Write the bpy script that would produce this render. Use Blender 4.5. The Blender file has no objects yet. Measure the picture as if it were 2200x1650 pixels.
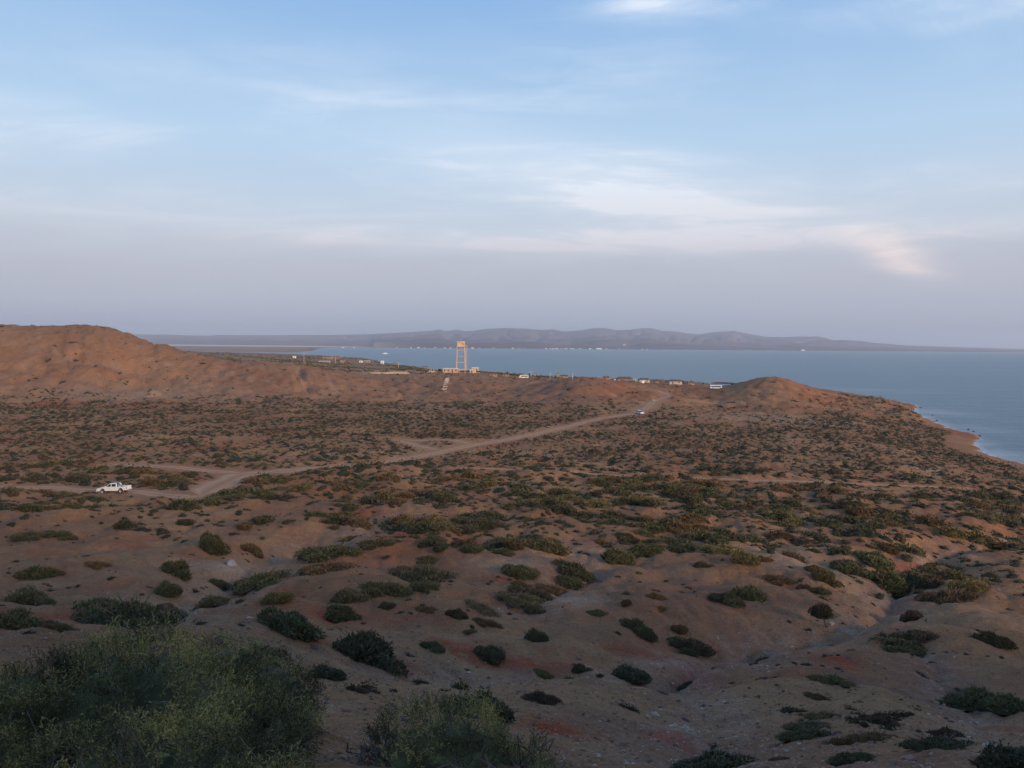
import bpy, math, random
import numpy as np
random.seed(7); RNG = np.random.default_rng(11)
R = math.radians
SC = bpy.context.scene
COL = SC.collection
# ---------------------------------------------------------------- camera
CAMZ = 34.0; F = 1650.0
PITCH = math.atan(83/1650); ROLL = 0.0093
fw = np.array([0, math.cos(PITCH), -math.sin(PITCH)])
u0 = np.array([0, math.sin(PITCH), math.cos(PITCH)])
xx = np.array([1.0, 0, 0])
CR = xx*math.cos(ROLL)+u0*math.sin(ROLL); CU = u0*math.cos(ROLL)-xx*math.sin(ROLL)
from mathutils import Matrix, Vector
cd = bpy.data.cameras.new('camera'); cam = bpy.data.objects.new('camera', cd); COL.objects.link(cam)
cd.sensor_width = 36; cd.lens = 36*F/2200; cd.clip_start = 0.2; cd.clip_end = 90000
cam.matrix_world = Matrix(((CR[0], CU[0], -fw[0], 0), (CR[1], CU[1], -fw[1], 0), (CR[2], CU[2], -fw[2], CAMZ), (0, 0, 0, 1)))
SC.camera = cam
# ---------------------------------------------------------------- node helper
class NT:
    def __init__(s, tree): s.t = tree; s.t.nodes.clear()
    def n(s, typ, ins=None, **kw):
        nd = s.t.nodes.new(typ)
        for k, v in kw.items(): setattr(nd, k, v)
        for k, v in (ins or {}).items():
            if isinstance(v, bpy.types.NodeSocket): s.t.links.new(v, nd.inputs[k])
            else: nd.inputs[k].default_value = v
        return nd
    def m(s, op, a, b=0.0, c=0.0, clamp=False):
        nd = s.n('ShaderNodeMath', {0: a, 1: b, 2: c}, operation=op); nd.use_clamp = clamp
        return nd.outputs[0]
    def vm(s, op, a, b=(0, 0, 0)):
        return s.n('ShaderNodeVectorMath', {0: a, 1: b}, operation=op).outputs[0]
    def mix(s, f, a, b, mode='MIX'):
        nd = s.n('ShaderNodeMix', data_type='RGBA', blend_type=mode)
        for i, v in ((0, f), (6, a), (7, b)):
            if isinstance(v, bpy.types.NodeSocket): s.t.links.new(v, nd.inputs[i])
            else: nd.inputs[i].default_value = v if i == 0 else (tuple(v)+(1,))[:4]
        return nd.outputs[2]
    def noise(s, vec, scale, detail=4, rough=0.55, dist=0.0):
        nd = s.n('ShaderNodeTexNoise', {'Vector': vec, 'Scale': scale, 'Detail': detail, 'Roughness': rough, 'Distortion': dist})
        return nd.outputs[0]
    def ss(s, v, a, b, lo=0.0, hi=1.0):
        nd = s.n('ShaderNodeMapRange', {0: v, 1: a, 2: b, 3: lo, 4: hi}, interpolation_type='SMOOTHSTEP')
        return nd.outputs[0]
    def ramp(s, f, stops):
        nd = s.n('ShaderNodeValToRGB', {0: f}); e = nd.color_ramp.elements
        while len(e) < len(stops): e.new(0.5)
        for i, (p, c) in enumerate(stops): e[i].position = p; e[i].color = (tuple(c)+(1,))[:4]
        return nd.outputs[0]
# ---------------------------------------------------------------- light
SUN_EL, SUN_AZ = R(15), R(136)          # azimuth clockwise from +Y (the view direction)
sund = Vector((math.sin(SUN_AZ)*math.cos(SUN_EL), math.cos(SUN_AZ)*math.cos(SUN_EL), math.sin(SUN_EL)))
sl = bpy.data.lights.new('sun', 'SUN'); sl.energy = 3.7; sl.angle = R(14); sl.color = (1.0, 0.72, 0.48)
so = bpy.data.objects.new('sun', sl); COL.objects.link(so); so.location = (0, 0, 300)
so.rotation_euler = sund.to_track_quat('Z', 'Y').to_euler()
W = bpy.data.worlds.new('World'); SC.world = W; W.use_nodes = True
t = NT(W.node_tree)
sky = t.n('ShaderNodeTexSky', sky_type='NISHITA'); sky.sun_disc = False
sky.sun_elevation = SUN_EL; sky.sun_rotation = SUN_AZ; sky.air_density = 1.0; sky.dust_density = 1.0; sky.ozone_density = 1.5
tc = t.n('ShaderNodeTexCoord').outputs['Generated']
sx = t.n('ShaderNodeSeparateXYZ', {0: tc}); X, Y, Z = sx.outputs
az = t.m('ARCTAN2', X, Y); el = t.m('ARCSINE', Z)
eld = t.m('MULTIPLY', el, 180/math.pi)
# dusk air: the sky's colour by height above the horizon
grad = t.ramp(t.m('DIVIDE', eld, 60.0, clamp=True), [
    (0.0, (.325, .36, .455)), (.035, (.385, .415, .50)), (.085, (.47, .48, .55)), (.14, (.50, .57, .66)), (.24, (.42, .585, .77)),
    (.40, (.23, .42, .70)), (.65, (.15, .30, .58)), (1.0, (.10, .22, .5))])
base = t.mix(0.90, t.mix(1.0, sky.outputs[0], (.1, .1, .1), 'MULTIPLY'), grad)
# high thin cloud: noise laid on a plane overhead
zz = t.m('ADD', t.m('MAXIMUM', Z, 0.0), 0.10)
pl = t.n('ShaderNodeCombineXYZ', {0: t.m('DIVIDE', X, zz), 1: t.m('DIVIDE', Y, zz), 2: 0.0}).outputs[0]
rotm = t.n('ShaderNodeMapping', {0: pl, 'Rotation': (0, 0, R(-30)), 'Scale': (.5, 1.05, 1)}).outputs[0]
n1 = t.noise(rotm, 1.5, 8, .64, 1.1)
n2 = t.noise(pl, .55, 3, .5, .3)
ve = t.n('ShaderNodeCombineXYZ', {0: t.m('MULTIPLY', az, 3.0), 1: t.m('MULTIPLY', el, 16.0), 2: 2.3}).outputs[0]
n3 = t.noise(ve, 2.2, 6, .6, .5)
def blob(px, py, wx, wy, tilt=0.0):      # soft patch of sky round one direction
    d = fw*F+CR*(px-1100)+CU*(825-py); d /= np.linalg.norm(d)
    a0 = math.atan2(d[0], d[1]); e0 = math.asin(d[2])
    da = t.m('SUBTRACT', az, a0); de = t.m('SUBTRACT', el, e0)
    de = t.m('ADD', de, t.m('MULTIPLY', da, tilt))
    da = t.m('DIVIDE', da, wx/F); de = t.m('DIVIDE', de, wy/F)
    r = t.m('ADD', t.m('MULTIPLY', da, da), t.m('MULTIPLY', de, de))
    return t.m('EXPONENT', t.m('MULTIPLY', r, -1.0))
def acc(lst):
    o = lst[0]
    for b in lst[1:]: o = t.m('ADD', o, b)
    return o
thin = acc([t.m('MULTIPLY', blob(1250, 375, 400, 75, .16), 1.1), t.m('MULTIPLY', blob(950, 290, 380, 70, .2), .3), t.m('MULTIPLY', blob(90, 280, 230, 50, -.05), .6),
            t.m('MULTIPLY', blob(1400, 425, 240, 35, .10), 1.5), t.m('MULTIPLY', blob(1425, 5, 130, 28), 1.0), t.m('MULTIPLY', blob(2150, 370, 300, 40), .4),
            t.m('MULTIPLY', blob(2100, 10, 260, 30, .1), .7), t.m('MULTIPLY', blob(150, 470, 700, 60, .0), .55), t.m('MULTIPLY', blob(1450, 522, 620, 24, .0), 2.3), t.m('MULTIPLY', blob(1930, 555, 75, 30, .4), 3.0)])
wis = t.m('MULTIPLY', t.ss(n1, .36, .74), t.ss(n3, .25, .7))
cov = t.m('ADD', t.m('MULTIPLY', thin, t.m('ADD', t.m('MULTIPLY', wis, 1.35), .26)), t.m('MULTIPLY', t.m('MULTIPLY', wis, t.ss(n2, .4, .7)), .45))
cov = t.m('MULTIPLY', cov, t.ss(eld, 2.0, 9.0))
cov = t.m('MINIMUM', cov, .9)
ccol = t.ramp(t.m('DIVIDE', eld, 30.0, clamp=True), [(0, (.48, .46, .52)), (.2, (.64, .61, .65)), (.4, (.74, .78, .85)), (1, (.64, .73, .86))])
warm = t.m('MULTIPLY', blob(1945, 560, 90, 40, .5), .7)
ccol = t.mix(warm, ccol, (1.0, .82, .72))
colr = t.mix(cov, base, ccol)
# grey lilac bank low over the horizon
bank = t.m('MULTIPLY', t.m('MULTIPLY', t.ss(eld, 2.0, 4.0), t.ss(eld, 8.6, 6.0)), t.m('MULTIPLY', t.ss(n3, .2, .75), .42))
colr = t.mix(bank, colr, (.42, .41, .485))
bgs = t.n('ShaderNodeBackground', {0: colr, 1: 1.0})
t.n('ShaderNodeOutputWorld', {0: bgs.outputs[0]})
SC.view_settings.view_transform = 'Standard'; SC.view_settings.look = 'None'
SC.view_settings.exposure = 0.28; SC.view_settings.gamma = 1.0; SC.view_settings.use_curve_mapping = False
SC.cycles.use_denoising = True; SC.cycles.max_bounces = 5; SC.cycles.volume_bounces = 1
# ---------------------------------------------------------------- object helpers
def tag(o, label=None, cat=None, group=None, kind=None):
    if label: o['label'] = label
    if cat: o['category'] = cat
    if group: o['group'] = group
    if kind: o['kind'] = kind
    return o
def link(name, data, parent=None, loc=None, rz=0.0, sc=None):
    o = bpy.data.objects.new(name, data); COL.objects.link(o)
    if parent: o.parent = parent
    if loc is not None: o.location = loc
    if rz: o.rotation_euler = (0, 0, rz)
    if sc is not None: o.scale = sc
    return o
def npmesh(name, V, Fc, mat, smooth=False, attrs=None):
    V = np.asarray(V, np.float32); Fc = np.asarray(Fc, np.int32); k = Fc.shape[1]
    me = bpy.data.meshes.new(name)
    me.vertices.add(len(V)); me.vertices.foreach_set('co', V.ravel())
    me.loops.add(Fc.size); me.loops.foreach_set('vertex_index', Fc.ravel())
    me.polygons.add(len(Fc)); me.polygons.foreach_set('loop_start', np.arange(0, Fc.size, k, dtype=np.int32))
    me.polygons.foreach_set('loop_total', np.full(len(Fc), k, np.int32))
    if smooth: me.polygons.foreach_set('use_smooth', np.ones(len(Fc), bool))
    for an, av in (attrs or {}).items():
        av = np.asarray(av, np.float32)
        if av.ndim == 1:
            a = me.attributes.new(an, 'FLOAT', 'POINT'); a.data.foreach_set('value', av)
        else:
            a = me.attributes.new(an, 'FLOAT_COLOR', 'POINT')
            a.data.foreach_set('color', np.concatenate([av, np.ones((len(av), 1), np.float32)], 1).ravel())
    me.update(); me.validate()
    if mat: me.materials.append(mat)
    return me
class MB:
    def __init__(s): s.v = []; s.f = []
    def box(s, x0, x1, y0, y1, z0, z1, tx=0, ty=0):
        b = len(s.v)
        s.v += [(x0, y0, z0), (x1, y0, z0), (x1, y1, z0), (x0, y1, z0), (x0+tx, y0+ty, z1), (x1-tx, y0+ty, z1), (x1-tx, y1-ty, z1), (x0+tx, y1-ty, z1)]
        s.f += [tuple(b+i for i in q) for q in ((3, 2, 1, 0), (4, 5, 6, 7), (0, 1, 5, 4), (1, 2, 6, 5), (2, 3, 7, 6), (3, 0, 4, 7))]
        return s
    def bar(s, a, b, r, n=6):
        a = Vector(a); b = Vector(b); d = (b-a).normalized()
        p = d.orthogonal().normalized(); q = d.cross(p); k = len(s.v)
        for c in (a, b):
            for i in range(n):
                w = 2*math.pi*i/n; s.v.append(tuple(c+(p*math.cos(w)+q*math.sin(w))*r))
        for i in range(n): j = (i+1) % n; s.f.append((k+i, k+j, k+n+j, k+n+i))
        s.f.append(tuple(k+n-1-i for i in range(n))); s.f.append(tuple(k+n+i for i in range(n)))
        return s
    def prism(s, poly, y0, y1, inset=None):      # polygon in x,z pushed along y
        k = len(s.v); n = len(poly)
        for y in (y0, y1):
            for x, z in poly: s.v.append((x, y, z))
        for i in range(n): j = (i+1) % n; s.f.append((k+i, k+j, k+n+j, k+n+i))
        s.f.append(tuple(k+n-1-i for i in range(n))); s.f.append(tuple(k+n+i for i in range(n)))
        return s
    def mesh(s, name, mat, bevel=0.0):
        me = bpy.data.meshes.new(name); me.from_pydata(s.v, [], s.f); me.update()
        import bmesh
        bm = bmesh.new(); bm.from_mesh(me); bmesh.ops.recalc_face_normals(bm, faces=bm.faces)
        if bevel: bmesh.ops.bevel(bm, geom=list(bm.edges), offset=bevel, segments=1, affect='EDGES', clamp_overlap=True)
        bm.to_mesh(me); bm.free(); me.materials.append(mat)
        return me
    def build(s, name, mat, parent=None, loc=None, rz=0.0, bevel=0.0):
        return link(name, s.mesh(name, mat, bevel), parent, loc, rz)
def simple(name, col, rough=.8, var=.15, scale=2.0, metal=0.0, bump=0.0):
    m = bpy.data.materials.new(name); m.use_nodes = True; t = NT(m.node_tree)
    tc = t.n('ShaderNodeTexCoord').outputs['Object']
    n = t.noise(tc, scale, 5, .6)
    c2 = tuple(min(1, c*(1-var*1.5)) for c in col); c1 = tuple(min(1, c*(1+var)) for c in col)
    c = t.mix(t.ss(n, .3, .7), c2, c1)
    b = t.n('ShaderNodeBsdfPrincipled', {'Base Color': c, 'Roughness': rough, 'Metallic': metal})
    if bump:
        bp = t.n('ShaderNodeBump', {'Strength': bump, 'Distance': .02, 'Height': t.noise(tc, scale*8, 4)}); t.t.links.new(bp.outputs[0], b.inputs['Normal'])
    t.n('ShaderNodeOutputMaterial', {0: b.outputs[0]}); return m
# ---------------------------------------------------------------- noise
PERM = RNG.permutation(256).astype(np.int32); PERM = np.concatenate([PERM, PERM, PERM])
GA = RNG.uniform(0, 2*np.pi, 256); GX, GY = np.cos(GA), np.sin(GA)
def perlin(x, y):
    xi = np.floor(x).astype(np.int64); yi = np.floor(y).astype(np.int64); xf = x-xi; yf = y-yi; xi &= 255; yi &= 255
    def g(ix, iy, dx, dy):
        h = PERM[PERM[ix & 255]+(iy & 255)]; return GX[h]*dx+GY[h]*dy
    u = xf*xf*xf*(xf*(xf*6-15)+10); v = yf*yf*yf*(yf*(yf*6-15)+10)
    a = g(xi, yi, xf, yf); b = g(xi+1, yi, xf-1, yf); c = g(xi, yi+1, xf, yf-1); d = g(xi+1, yi+1, xf-1, yf-1)
    return (a+(b-a)*u+((c+(d-c)*u)-(a+(b-a)*u))*v)*1.5
def fbm(x, y, o=4):
    s = 0; a = 1.0
    for i in range(o): s = s+a*perlin(x*2**i+17.3*i, y*2**i-9.1*i); a *= .5
    return s
def sst(x, a, b):
    q = np.clip((x-a)/(b-a), 0, 1); return q*q*(3-2*q)
# ---------------------------------------------------------------- land: control points read off the photograph, then relief
def ray(px, py):
    px = np.asarray(px, float); py = np.asarray(py, float)
    d = fw[None]*F+CR[None]*(px.reshape(-1, 1)-1100)+CU[None]*(825-py.reshape(-1, 1))
    return d
C9 = (-250, 0, 300, 700, 1100, 1500, 1900, 2200, 2450)
ROWS = {
 6: dict(zip(C9, (1640, 1640, 1645, 1660, 1665, 1670, 1670, 1670, 1670))),
 9: dict(zip(C9, (1570, 1575, 1585, 1600, 1610, 1615, 1620, 1625, 1630))),
 14: dict(zip(C9, (1480, 1490, 1500, 1530, 1572, 1588, 1600, 1612, 1620))),
 20: dict(zip(C9, (1405, 1412, 1430, 1482, 1530, 1555, 1572, 1590, 1600))),
 28: dict(zip(C9, (1372, 1376, 1390, 1440, 1482, 1512, 1534, 1560, 1575))),
 38: dict(zip(C9, (1350, 1354, 1362, 1402, 1425, 1452, 1480, 1512, 1530))),
 50: dict(zip(C9, (1305, 1310, 1318, 1345, 1357, 1385, 1408, 1438, 1455))),
 62: dict(zip(C9, (1256, 1258, 1262, 1276, 1290, 1313, 1334, 1362, 1380))),
 75: dict(zip(C9, (1212, 1212, 1212, 1216, 1226, 1244, 1263, 1290, 1306))),
 95: dict(zip(C9, (1132, 1135, 1135, 1140, 1150, 1164, 1180, 1205, 1225))),
 130: dict(zip(C9, (1045, 1048, 1054, 1050, 1053, 1062, 1080, 1108, 1130))),
 170: dict(zip(C9, (982, 985, 985, 985, 988, 997, 1015, 1048, -34.5))),
 215: dict(zip(C9, (928, 930, 930, 932, 938, 948, 965, 1003, -38))),
 270: {-250: 878, 0: 883, 300: 888, 700: 893, 1100: 898, 1500: 905, 1900: 922, 2080: 945, 2200: -37, 2450: -42},
 330: {-250: 835, 0: 847, 300: 852, 700: 862, 1100: 868, 1400: 872, 1650: 882, 1900: 900, 2000: 909, 2060: -34.5, 2200: -40},
 380: {-250: 745, 0: 775, 150: 785, 300: 824, 500: 818, 650: 829, 760: 846, 900: 851, 1000: 848, 1100: 848, 1200: 836, 1260: 832, 1330: 842, 1430: 852, 1550: 858, 1655: 842, 1780: 866, 1900: 881, 1970: 888, 2030: -36},
 430: {-250: 690, 0: 702, 100: 708, 230: 711, 290: 731, 330: 743, 400: 760, 430: 768, 560: 779, 660: 791, 750: 815, 820: 833, 900: 838, 1000: 832, 1100: 835, 1200: 816, 1260: 810, 1330: 820, 1430: 834, 1540: 836, 1600: 820, 1655: 809, 1700: 817, 1760: 838, 1850: 854, 1935: 866, 1990: -36, 2200: -42},
 500: {-250: 700, 0: 716, 230: 722, 330: 756, 430: 775, 560: 783, 660: 793, 750: 804, 880: 810, 1000: 813, 1100: 818, 1200: 821, 1300: 822, 1450: 825, 1540: 830, 1600: 834, 1655: 842, 1760: 856, 1850: -34.5, 1950: -38, 2200: -42},
 590: {-250: 715, 0: 735, 250: 750, 430: 775, 600: 787, 700: 794, 800: 801, 880: 802, 920: 801.5, 990: 800, 1030: 801.5, 1100: 808, 1250: 812, 1400: 816, 1500: 822, 1600: -34, 1700: -38, 2000: -42},
 750: {-250: 735, 0: 748, 250: 756, 400: 767, 600: 778, 800: 790, 950: 796, 1050: 801, 1200: -32, 1300: -36, 1500: -40, 2000: -44},
 1000: {-250: 742, 0: 750, 300: 759, 500: 769, 700: 777, 850: 786, 930: -32, 1000: -35, 1100: -38, 1500: -42, 2000: -46},
 1400: {-250: 744, 0: 748, 300: 757, 500: 763, 700: 769, 790: 772, 835: -35, 900: -38, 1400: -44, 2000: -48},
 2000: {-250: 746, 0: 750, 300: 754, 500: 758, 650: 762, 722: -33, 760: -36, 820: -39, 1300: -46, 2000: -50},
 3200: {-250: 745, 0: 747, 300: 750, 500: 752.5, 620: -32, 690: -33, 730: -37, 800: -40, 1300: -50, 2000: -55}}
PP = []; QQ = []
KV = 0.5
for D, row in ROWS.items():
    for px, val in row.items():
        if val > 0:
            d = ray([px], [val])[0]; PP.append((d[0]/d[1], KV*math.log(D))); QQ.append(d[2]/d[1])
        else:
            d = ray([px], [745])[0]; PP.append((d[0]/d[1], KV*math.log(D))); QQ.append(val/D)
PP = np.array(PP); QQ = np.array(QQ)
def kern(r2): return np.sqrt(r2+.03**2)
_A = kern(((PP[:, None]-PP[None])**2).sum(-1)); n_ = len(PP)
_A[np.arange(n_), np.arange(n_)] += 1e-3*0
_B = np.zeros((n_+3, n_+3)); _B[:n_, :n_] = _A; _B[:n_, n_] = 1; _B[:n_, n_+1:] = PP; _B[n_, :n_] = 1; _B[n_+1:, :n_] = PP.T
WW = np.linalg.solve(_B, np.concatenate([QQ, [0, 0, 0]]))
def rbf(x, y):
    yc = np.maximum(y, 5.0); u = np.clip(x/yc, -.83, .83); v = KV*np.log(np.clip(yc, 5, 3300))
    s = WW[n_]+WW[n_+1]*u+WW[n_+2]*v
    for i in range(n_): s = s+WW[i]*np.sqrt((u-PP[i, 0])**2+(v-PP[i, 1])**2+.03**2)
    return s*yc
def baseH(x, y):
    z = rbf(x, y)
    nx = np.abs(x)
    near = -1.62-.30*np.maximum(y, 0)-.0035*np.maximum(nx-14, 0)**1.6
    near = near+31*sst(-y, 1, 36)-10*sst(-y, 60, 200)*1.0  # unseen rise behind the camera, shaped to shade the near slope
    near = np.maximum(near, -26.0)-np.where(x > 60, 12*sst(x, 60, 260), 0)
    w = sst(y, 4.5, 8.5)
    return CAMZ+near*(1-w)+z*w
def relief(x, y, z0):
    D = np.maximum(np.hypot(x, y), 1)
    land = sst(z0, .5, 4)
    vis = sst(y, 8, 30)
    a1 = 1.15*sst(D, 12, 50)*(1-.65*sst(D, 130, 200))+1.5*sst(D, 320, 380)*(1-sst(D, 480, 560))
    for hx, hy, rr in ((42, 430, 42), (145, 430, 52)): a1 = a1*(1-.85*np.exp(-(((x-hx)**2+(y-hy)**2)/rr**2)))
    n = np.abs(fbm(x/24+3.1, y/24, 3))-.33           # rounded noses between sharp gullies
    wx = x+4*perlin(x/19, y/19); wy = y+4*perlin(x/19+50, y/19)
    m = np.abs(perlin(wx/8.5, wy/8.5+30))-.3
    z = z0+vis*land*(a1*n*1.3+.5*a1*m)
    k3 = np.abs(fbm(wx/5.2+9, wy/5.2, 2)); z = z+vis*land*.62*a1*(np.minimum(k3, .35)-.2)
    z = z+vis*land*(.30*sst(D, 25, 80)*fbm(x/6, y/6, 3)+.16*sst(D, 10, 30)*(np.minimum(np.abs(fbm(x/2.6+4, y/2.6, 4)), .4)-.2))+.10*land*fbm(x/1.9, y/1.9, 4)*(1+sst(D, 50, 200)*1.0)
    z = z+.05*fbm(x/.45, y/.45, 3)*(1-sst(D, 35, 60))*sst(D, 3, 8)
    # rills that run down the left hill towards the valley (down to the right)
    lh = sst(D, 300, 345)*(1-sst(D, 500, 560))*sst(-x/np.maximum(y, 1), -.05, .2)
    c = x*.83+y*.55+6*perlin(x/40, y/40)
    z = z-lh*1.5*(np.clip(.25-np.abs(perlin(c/17, (x*.55-y*.83)/90)), 0, 1)/.25)**2*sst(perlin(x/45+8, y/60), -.25, .3)
    z = z-lh*.5*(np.clip(.3-np.abs(perlin(c/5+9, (x*.55-y*.83)/60)), 0, 1)/.3)**2
    # rills on the two small hills
    for hx, hy, rr in ((42, 430, 60), (146, 430, 75)):
        dd = np.hypot(x-hx, y-hy); th = np.arctan2(y-hy, x-hx); w = np.exp(-(dd/rr)**2)*sst(dd, 3, 16)
        z = z-w*1.0*(np.clip(.4-np.abs(perlin(th*3.2+.5*perlin(dd/20, th), dd/90+hx)), 0, 1)/.4)**1.5
    # far scrubby plain: low hummocks
    z = z+2.0*sst(D, 620, 900)*sst(z0, 2, 8)*fbm(x/70, y/120, 3)
    # beach scarp
    z = np.where(z < 2.2, 2.2+(z-2.2)*2.6, z)
    return z
def arr(*segs):
    out = []; a = segs[0][0]
    for (s0, s1, st) in segs: out.append(np.arange(s0, s1, st))
    return np.concatenate(out)
LR = np.concatenate([np.arange(0, math.log(8), .04), np.arange(math.log(8), math.log(460), .0088), np.arange(math.log(460), math.log(3300), .017)])
azh = arr((0, 37.5, .155), (37.5, 60, .8), (60, 181, 4.0)); azh[-1] = 180
AZ = np.concatenate([-azh[::-1][:-1], azh])
rr, aa = np.meshgrid(np.exp(LR), np.radians(AZ), indexing='ij')
GXx, GYy = rr*np.sin(aa), rr*np.cos(aa)
GB = baseH(GXx, GYy)
GZ = GB.copy()
def Hg(x, y, G=None):
    G = GZ if G is None else G
    x = np.asarray(x, float); y = np.asarray(y, float)
    i = np.interp(np.log(np.maximum(np.hypot(x, y), 1)), LR, np.arange(len(LR))); j = np.interp(np.degrees(np.arctan2(x, y)), AZ, np.arange(len(AZ)))
    i0 = np.minimum(i.astype(int), len(LR)-2); j0 = np.minimum(j.astype(int), len(AZ)-2); fi = i-i0; fj = j-j0
    return (G[i0, j0]*(1-fi)+G[i0+1, j0]*fi)*(1-fj)+(G[i0, j0+1]*(1-fi)+G[i0+1, j0+1]*fi)*fj
TS = np.exp(np.linspace(math.log(4.5), math.log(3200), 1500))
def hit(px, py):
    d = ray([px], [py])[0]; d = d/d[1]
    xs, ys, zs = d[0]*TS, TS, CAMZ+d[2]*TS
    below = np.nonzero(zs <= Hg(xs, ys))[0]
    if len(below) == 0: k = len(TS)-1; return float(xs[k]), float(ys[k]), float(Hg(xs[k], ys[k]))
    k = max(below[0], 1); g0 = zs[k-1]-float(Hg(xs[k-1], ys[k-1])); g1 = zs[k]-float(Hg(xs[k], ys[k]))
    f = g0/max(g0-g1, 1e-9); y = ys[k-1]+(ys[k]-ys[k-1])*min(max(f, 0), 1); x = d[0]*y
    return float(x), float(y), float(Hg(x, y))
def project(x, y, z):
    v0, v1, v2 = x, y, z-CAMZ
    f = v0*fw[0]+v1*fw[1]+v2*fw[2]; f = np.maximum(f, .1)
    return 1100+F*(v0*CR[0]+v1*CR[1]+v2*CR[2])/f, 825-F*(v0*CU[0]+v1*CU[1]+v2*CU[2])/f
def segdist(x, y, pts):
    best = np.full(np.shape(x), 1e9); 
    for (ax, ay), (bx, by) in zip(pts[:-1], pts[1:]):
        dx, dy = bx-ax, by-ay; L = dx*dx+dy*dy+1e-9
        tt = np.clip(((x-ax)*dx+(y-ay)*dy)/L, 0, 1)
        best = np.minimum(best, np.hypot(x-ax-tt*dx, y-ay-tt*dy))
    return best
GUL = [([(650, 1148), (600, 1175), (540, 1196), (500, 1226), (465, 1262), (400, 1300), (350, 1325)], 1.5, 2.6),
       ([(2200, 1150), (2080, 1165), (1990, 1190), (1935, 1235), (1900, 1290), (1872, 1332), (1800, 1352), (1650, 1362), (1550, 1385), (1500, 1408), (1440, 1422), (1350, 1436), (1200, 1425), (1100, 1425), (950, 1432), (800, 1440)], 1.5, 2.4),
       ([(1290, 1212), (1210, 1262), (1150, 1300)], .9, 2.5),
       ([(870, 1112), (790, 1138), (730, 1158), (660, 1160)], 1.0, 3.0),
       ([(1500, 1440), (1530, 1510), (1500, 1575), (1450, 1620)], .5, 1.2),
       ([(2200, 1600), (2100, 1520), (2020, 1440), (1975, 1400)], .45, 1.3),
       ([(1950, 1290), (1900, 1320)], .6, 1.5), ([(640, 786), (646, 800), (655, 818), (664, 836)], 1.6, 1.8), ([(482, 779), (472, 795), (462, 808)], 1.3, 1.7), ([(705, 806), (714, 822), (722, 838)], .9, 1.4), ([(60, 745), (160, 770), (260, 792), (330, 808)], 1.0, 2.2), ([(1190, 822), (1150, 838), (1110, 850)], 1.0, 1.6), ([(1230, 836), (1180, 850), (1150, 860)], .8, 1.3)]
gpts = [([hit(*p)[:2] for p in pl_], dp, w) for pl_, dp, w in GUL]
GZ = relief(GXx, GYy, GB)
GULD = np.full(GZ.shape, 9.0)
for pts, dp, w in gpts:
    dd = segdist(GXx+.5*perlin(GXx/3, GYy/3), GYy+.5*perlin(GXx/3+9, GYy/3), pts)
    dp = dp*1.0; GZ = GZ-dp*(.35*np.exp(-(dd/(w*.3)))+.45*np.exp(-(dd/w))+.45*np.exp(-(dd/(w*2.2))**2))+dp*.22*np.exp(-((dd-w*3.2)/(w*1.6))**2)
    GULD = np.minimum(GULD, dd/w)
# the knoll the tower stands on and the track beds are levelled
def level(cx, cy, r0, r1, z=None):
    global GZ
    z = float(Hg(cx, cy)) if z is None else z
    w = 1-sst(np.hypot(GXx-cx, GYy-cy), r0, r1); GZ = GZ*(1-w)+z*w
# ---------------------------------------------------------------- soil colour patches (mineral colour, fixed to the ground)
RED = [(640, 1360, 60, 12, 1), (720, 1330, 90, 18, .7), (830, 1430, 60, 16, 1.2), (1000, 1405, 110, 14, .9), (1150, 1425, 120, 10, 1), (1340, 1400, 70, 12, .7),
       (1180, 1568, 70, 12, 1.1), (1440, 1590, 60, 14, 1.2), (1790, 1410, 45, 18, 1), (2160, 1560, 60, 25, 1), (1950, 1228, 28, 12, 1.1), (1080, 1245, 40, 7, .8), (110, 1330, 50, 10, 1),
       (270, 1170, 60, 8, .5), (760, 1110, 60, 14, .7), (860, 1150, 60, 8, .6), (930, 1168, 60, 8, .6), (1490, 1460, 40, 22, .8), (780, 1200, 110, 20, .4), (400, 1190, 60, 8, .4),
       (110, 870, 60, 8, .9), (440, 960, 70, 8, .9), (300, 868, 60, 6, .6), (600, 925, 60, 6, .6), (1940, 880, 22, 8, .5), (2070, 935, 45, 10, .4), (1740, 835, 60, 14, .5), (240, 1260, 70, 12, .4), (60, 1230, 60, 10, .4), (1330, 830, 50, 20, .5)]
PALE = [(1230, 1290, 70, 14, .6), (1180, 1175, 160, 20, .55), (1100, 1210, 90, 14, .5), (1720, 1210, 110, 20, .45), (490, 1218, 24, 10, .9), (1835, 1358, 40, 8, .8), (1420, 1425, 60, 8, .5), (2130, 1620, 40, 8, .8), (1475, 1565, 16, 6, 1.2),
        (1850, 1280, 60, 12, .35), (830, 799, 60, 4, 1.2), (960, 825, 8, 22, 1.0), (2000, 1012, 40, 3, 1.0), (1650, 900, 160, 10, .4), (430, 1215, 80, 14, .3), (700, 1520, 50, 30, .3), (300, 850, 180, 14, .4)]
VIO = [(1500, 1270, 200, 22, .8), (1230, 1350, 120, 18, .6), (1700, 1420, 250, 35, .6), (1500, 1620, 300, 40, .6), (2000, 1450, 150, 40, .5), (250, 800, 80, 12, .3), (1150, 860, 120, 12, .5), (1180, 835, 60, 20, .9), (840, 825, 60, 14, .6), (1330, 1290, 70, 16, .4), (1560, 1340, 60, 10, .3)]
gpx, gpy = project(GXx, GYy, GZ)
front = GYy > 4
def patch(lst):
    out = np.zeros(GZ.shape)
    wob = 1+.5*fbm(GXx/5, GYy/5, 3)
    for px, py, wx, wy, s in lst:
        x, y, z = hit(px, py); a = wx*y/F; x1, y1, _ = hit(px, py-wy); x2, y2, _ = hit(px, py+wy); b = max(a*.35, min(abs(y1-y2)/2, a*3))
        out += s*np.exp(-(((GXx-x)/a)**2+((GYy-y)/b)**2)*wob)
    return out
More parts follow.
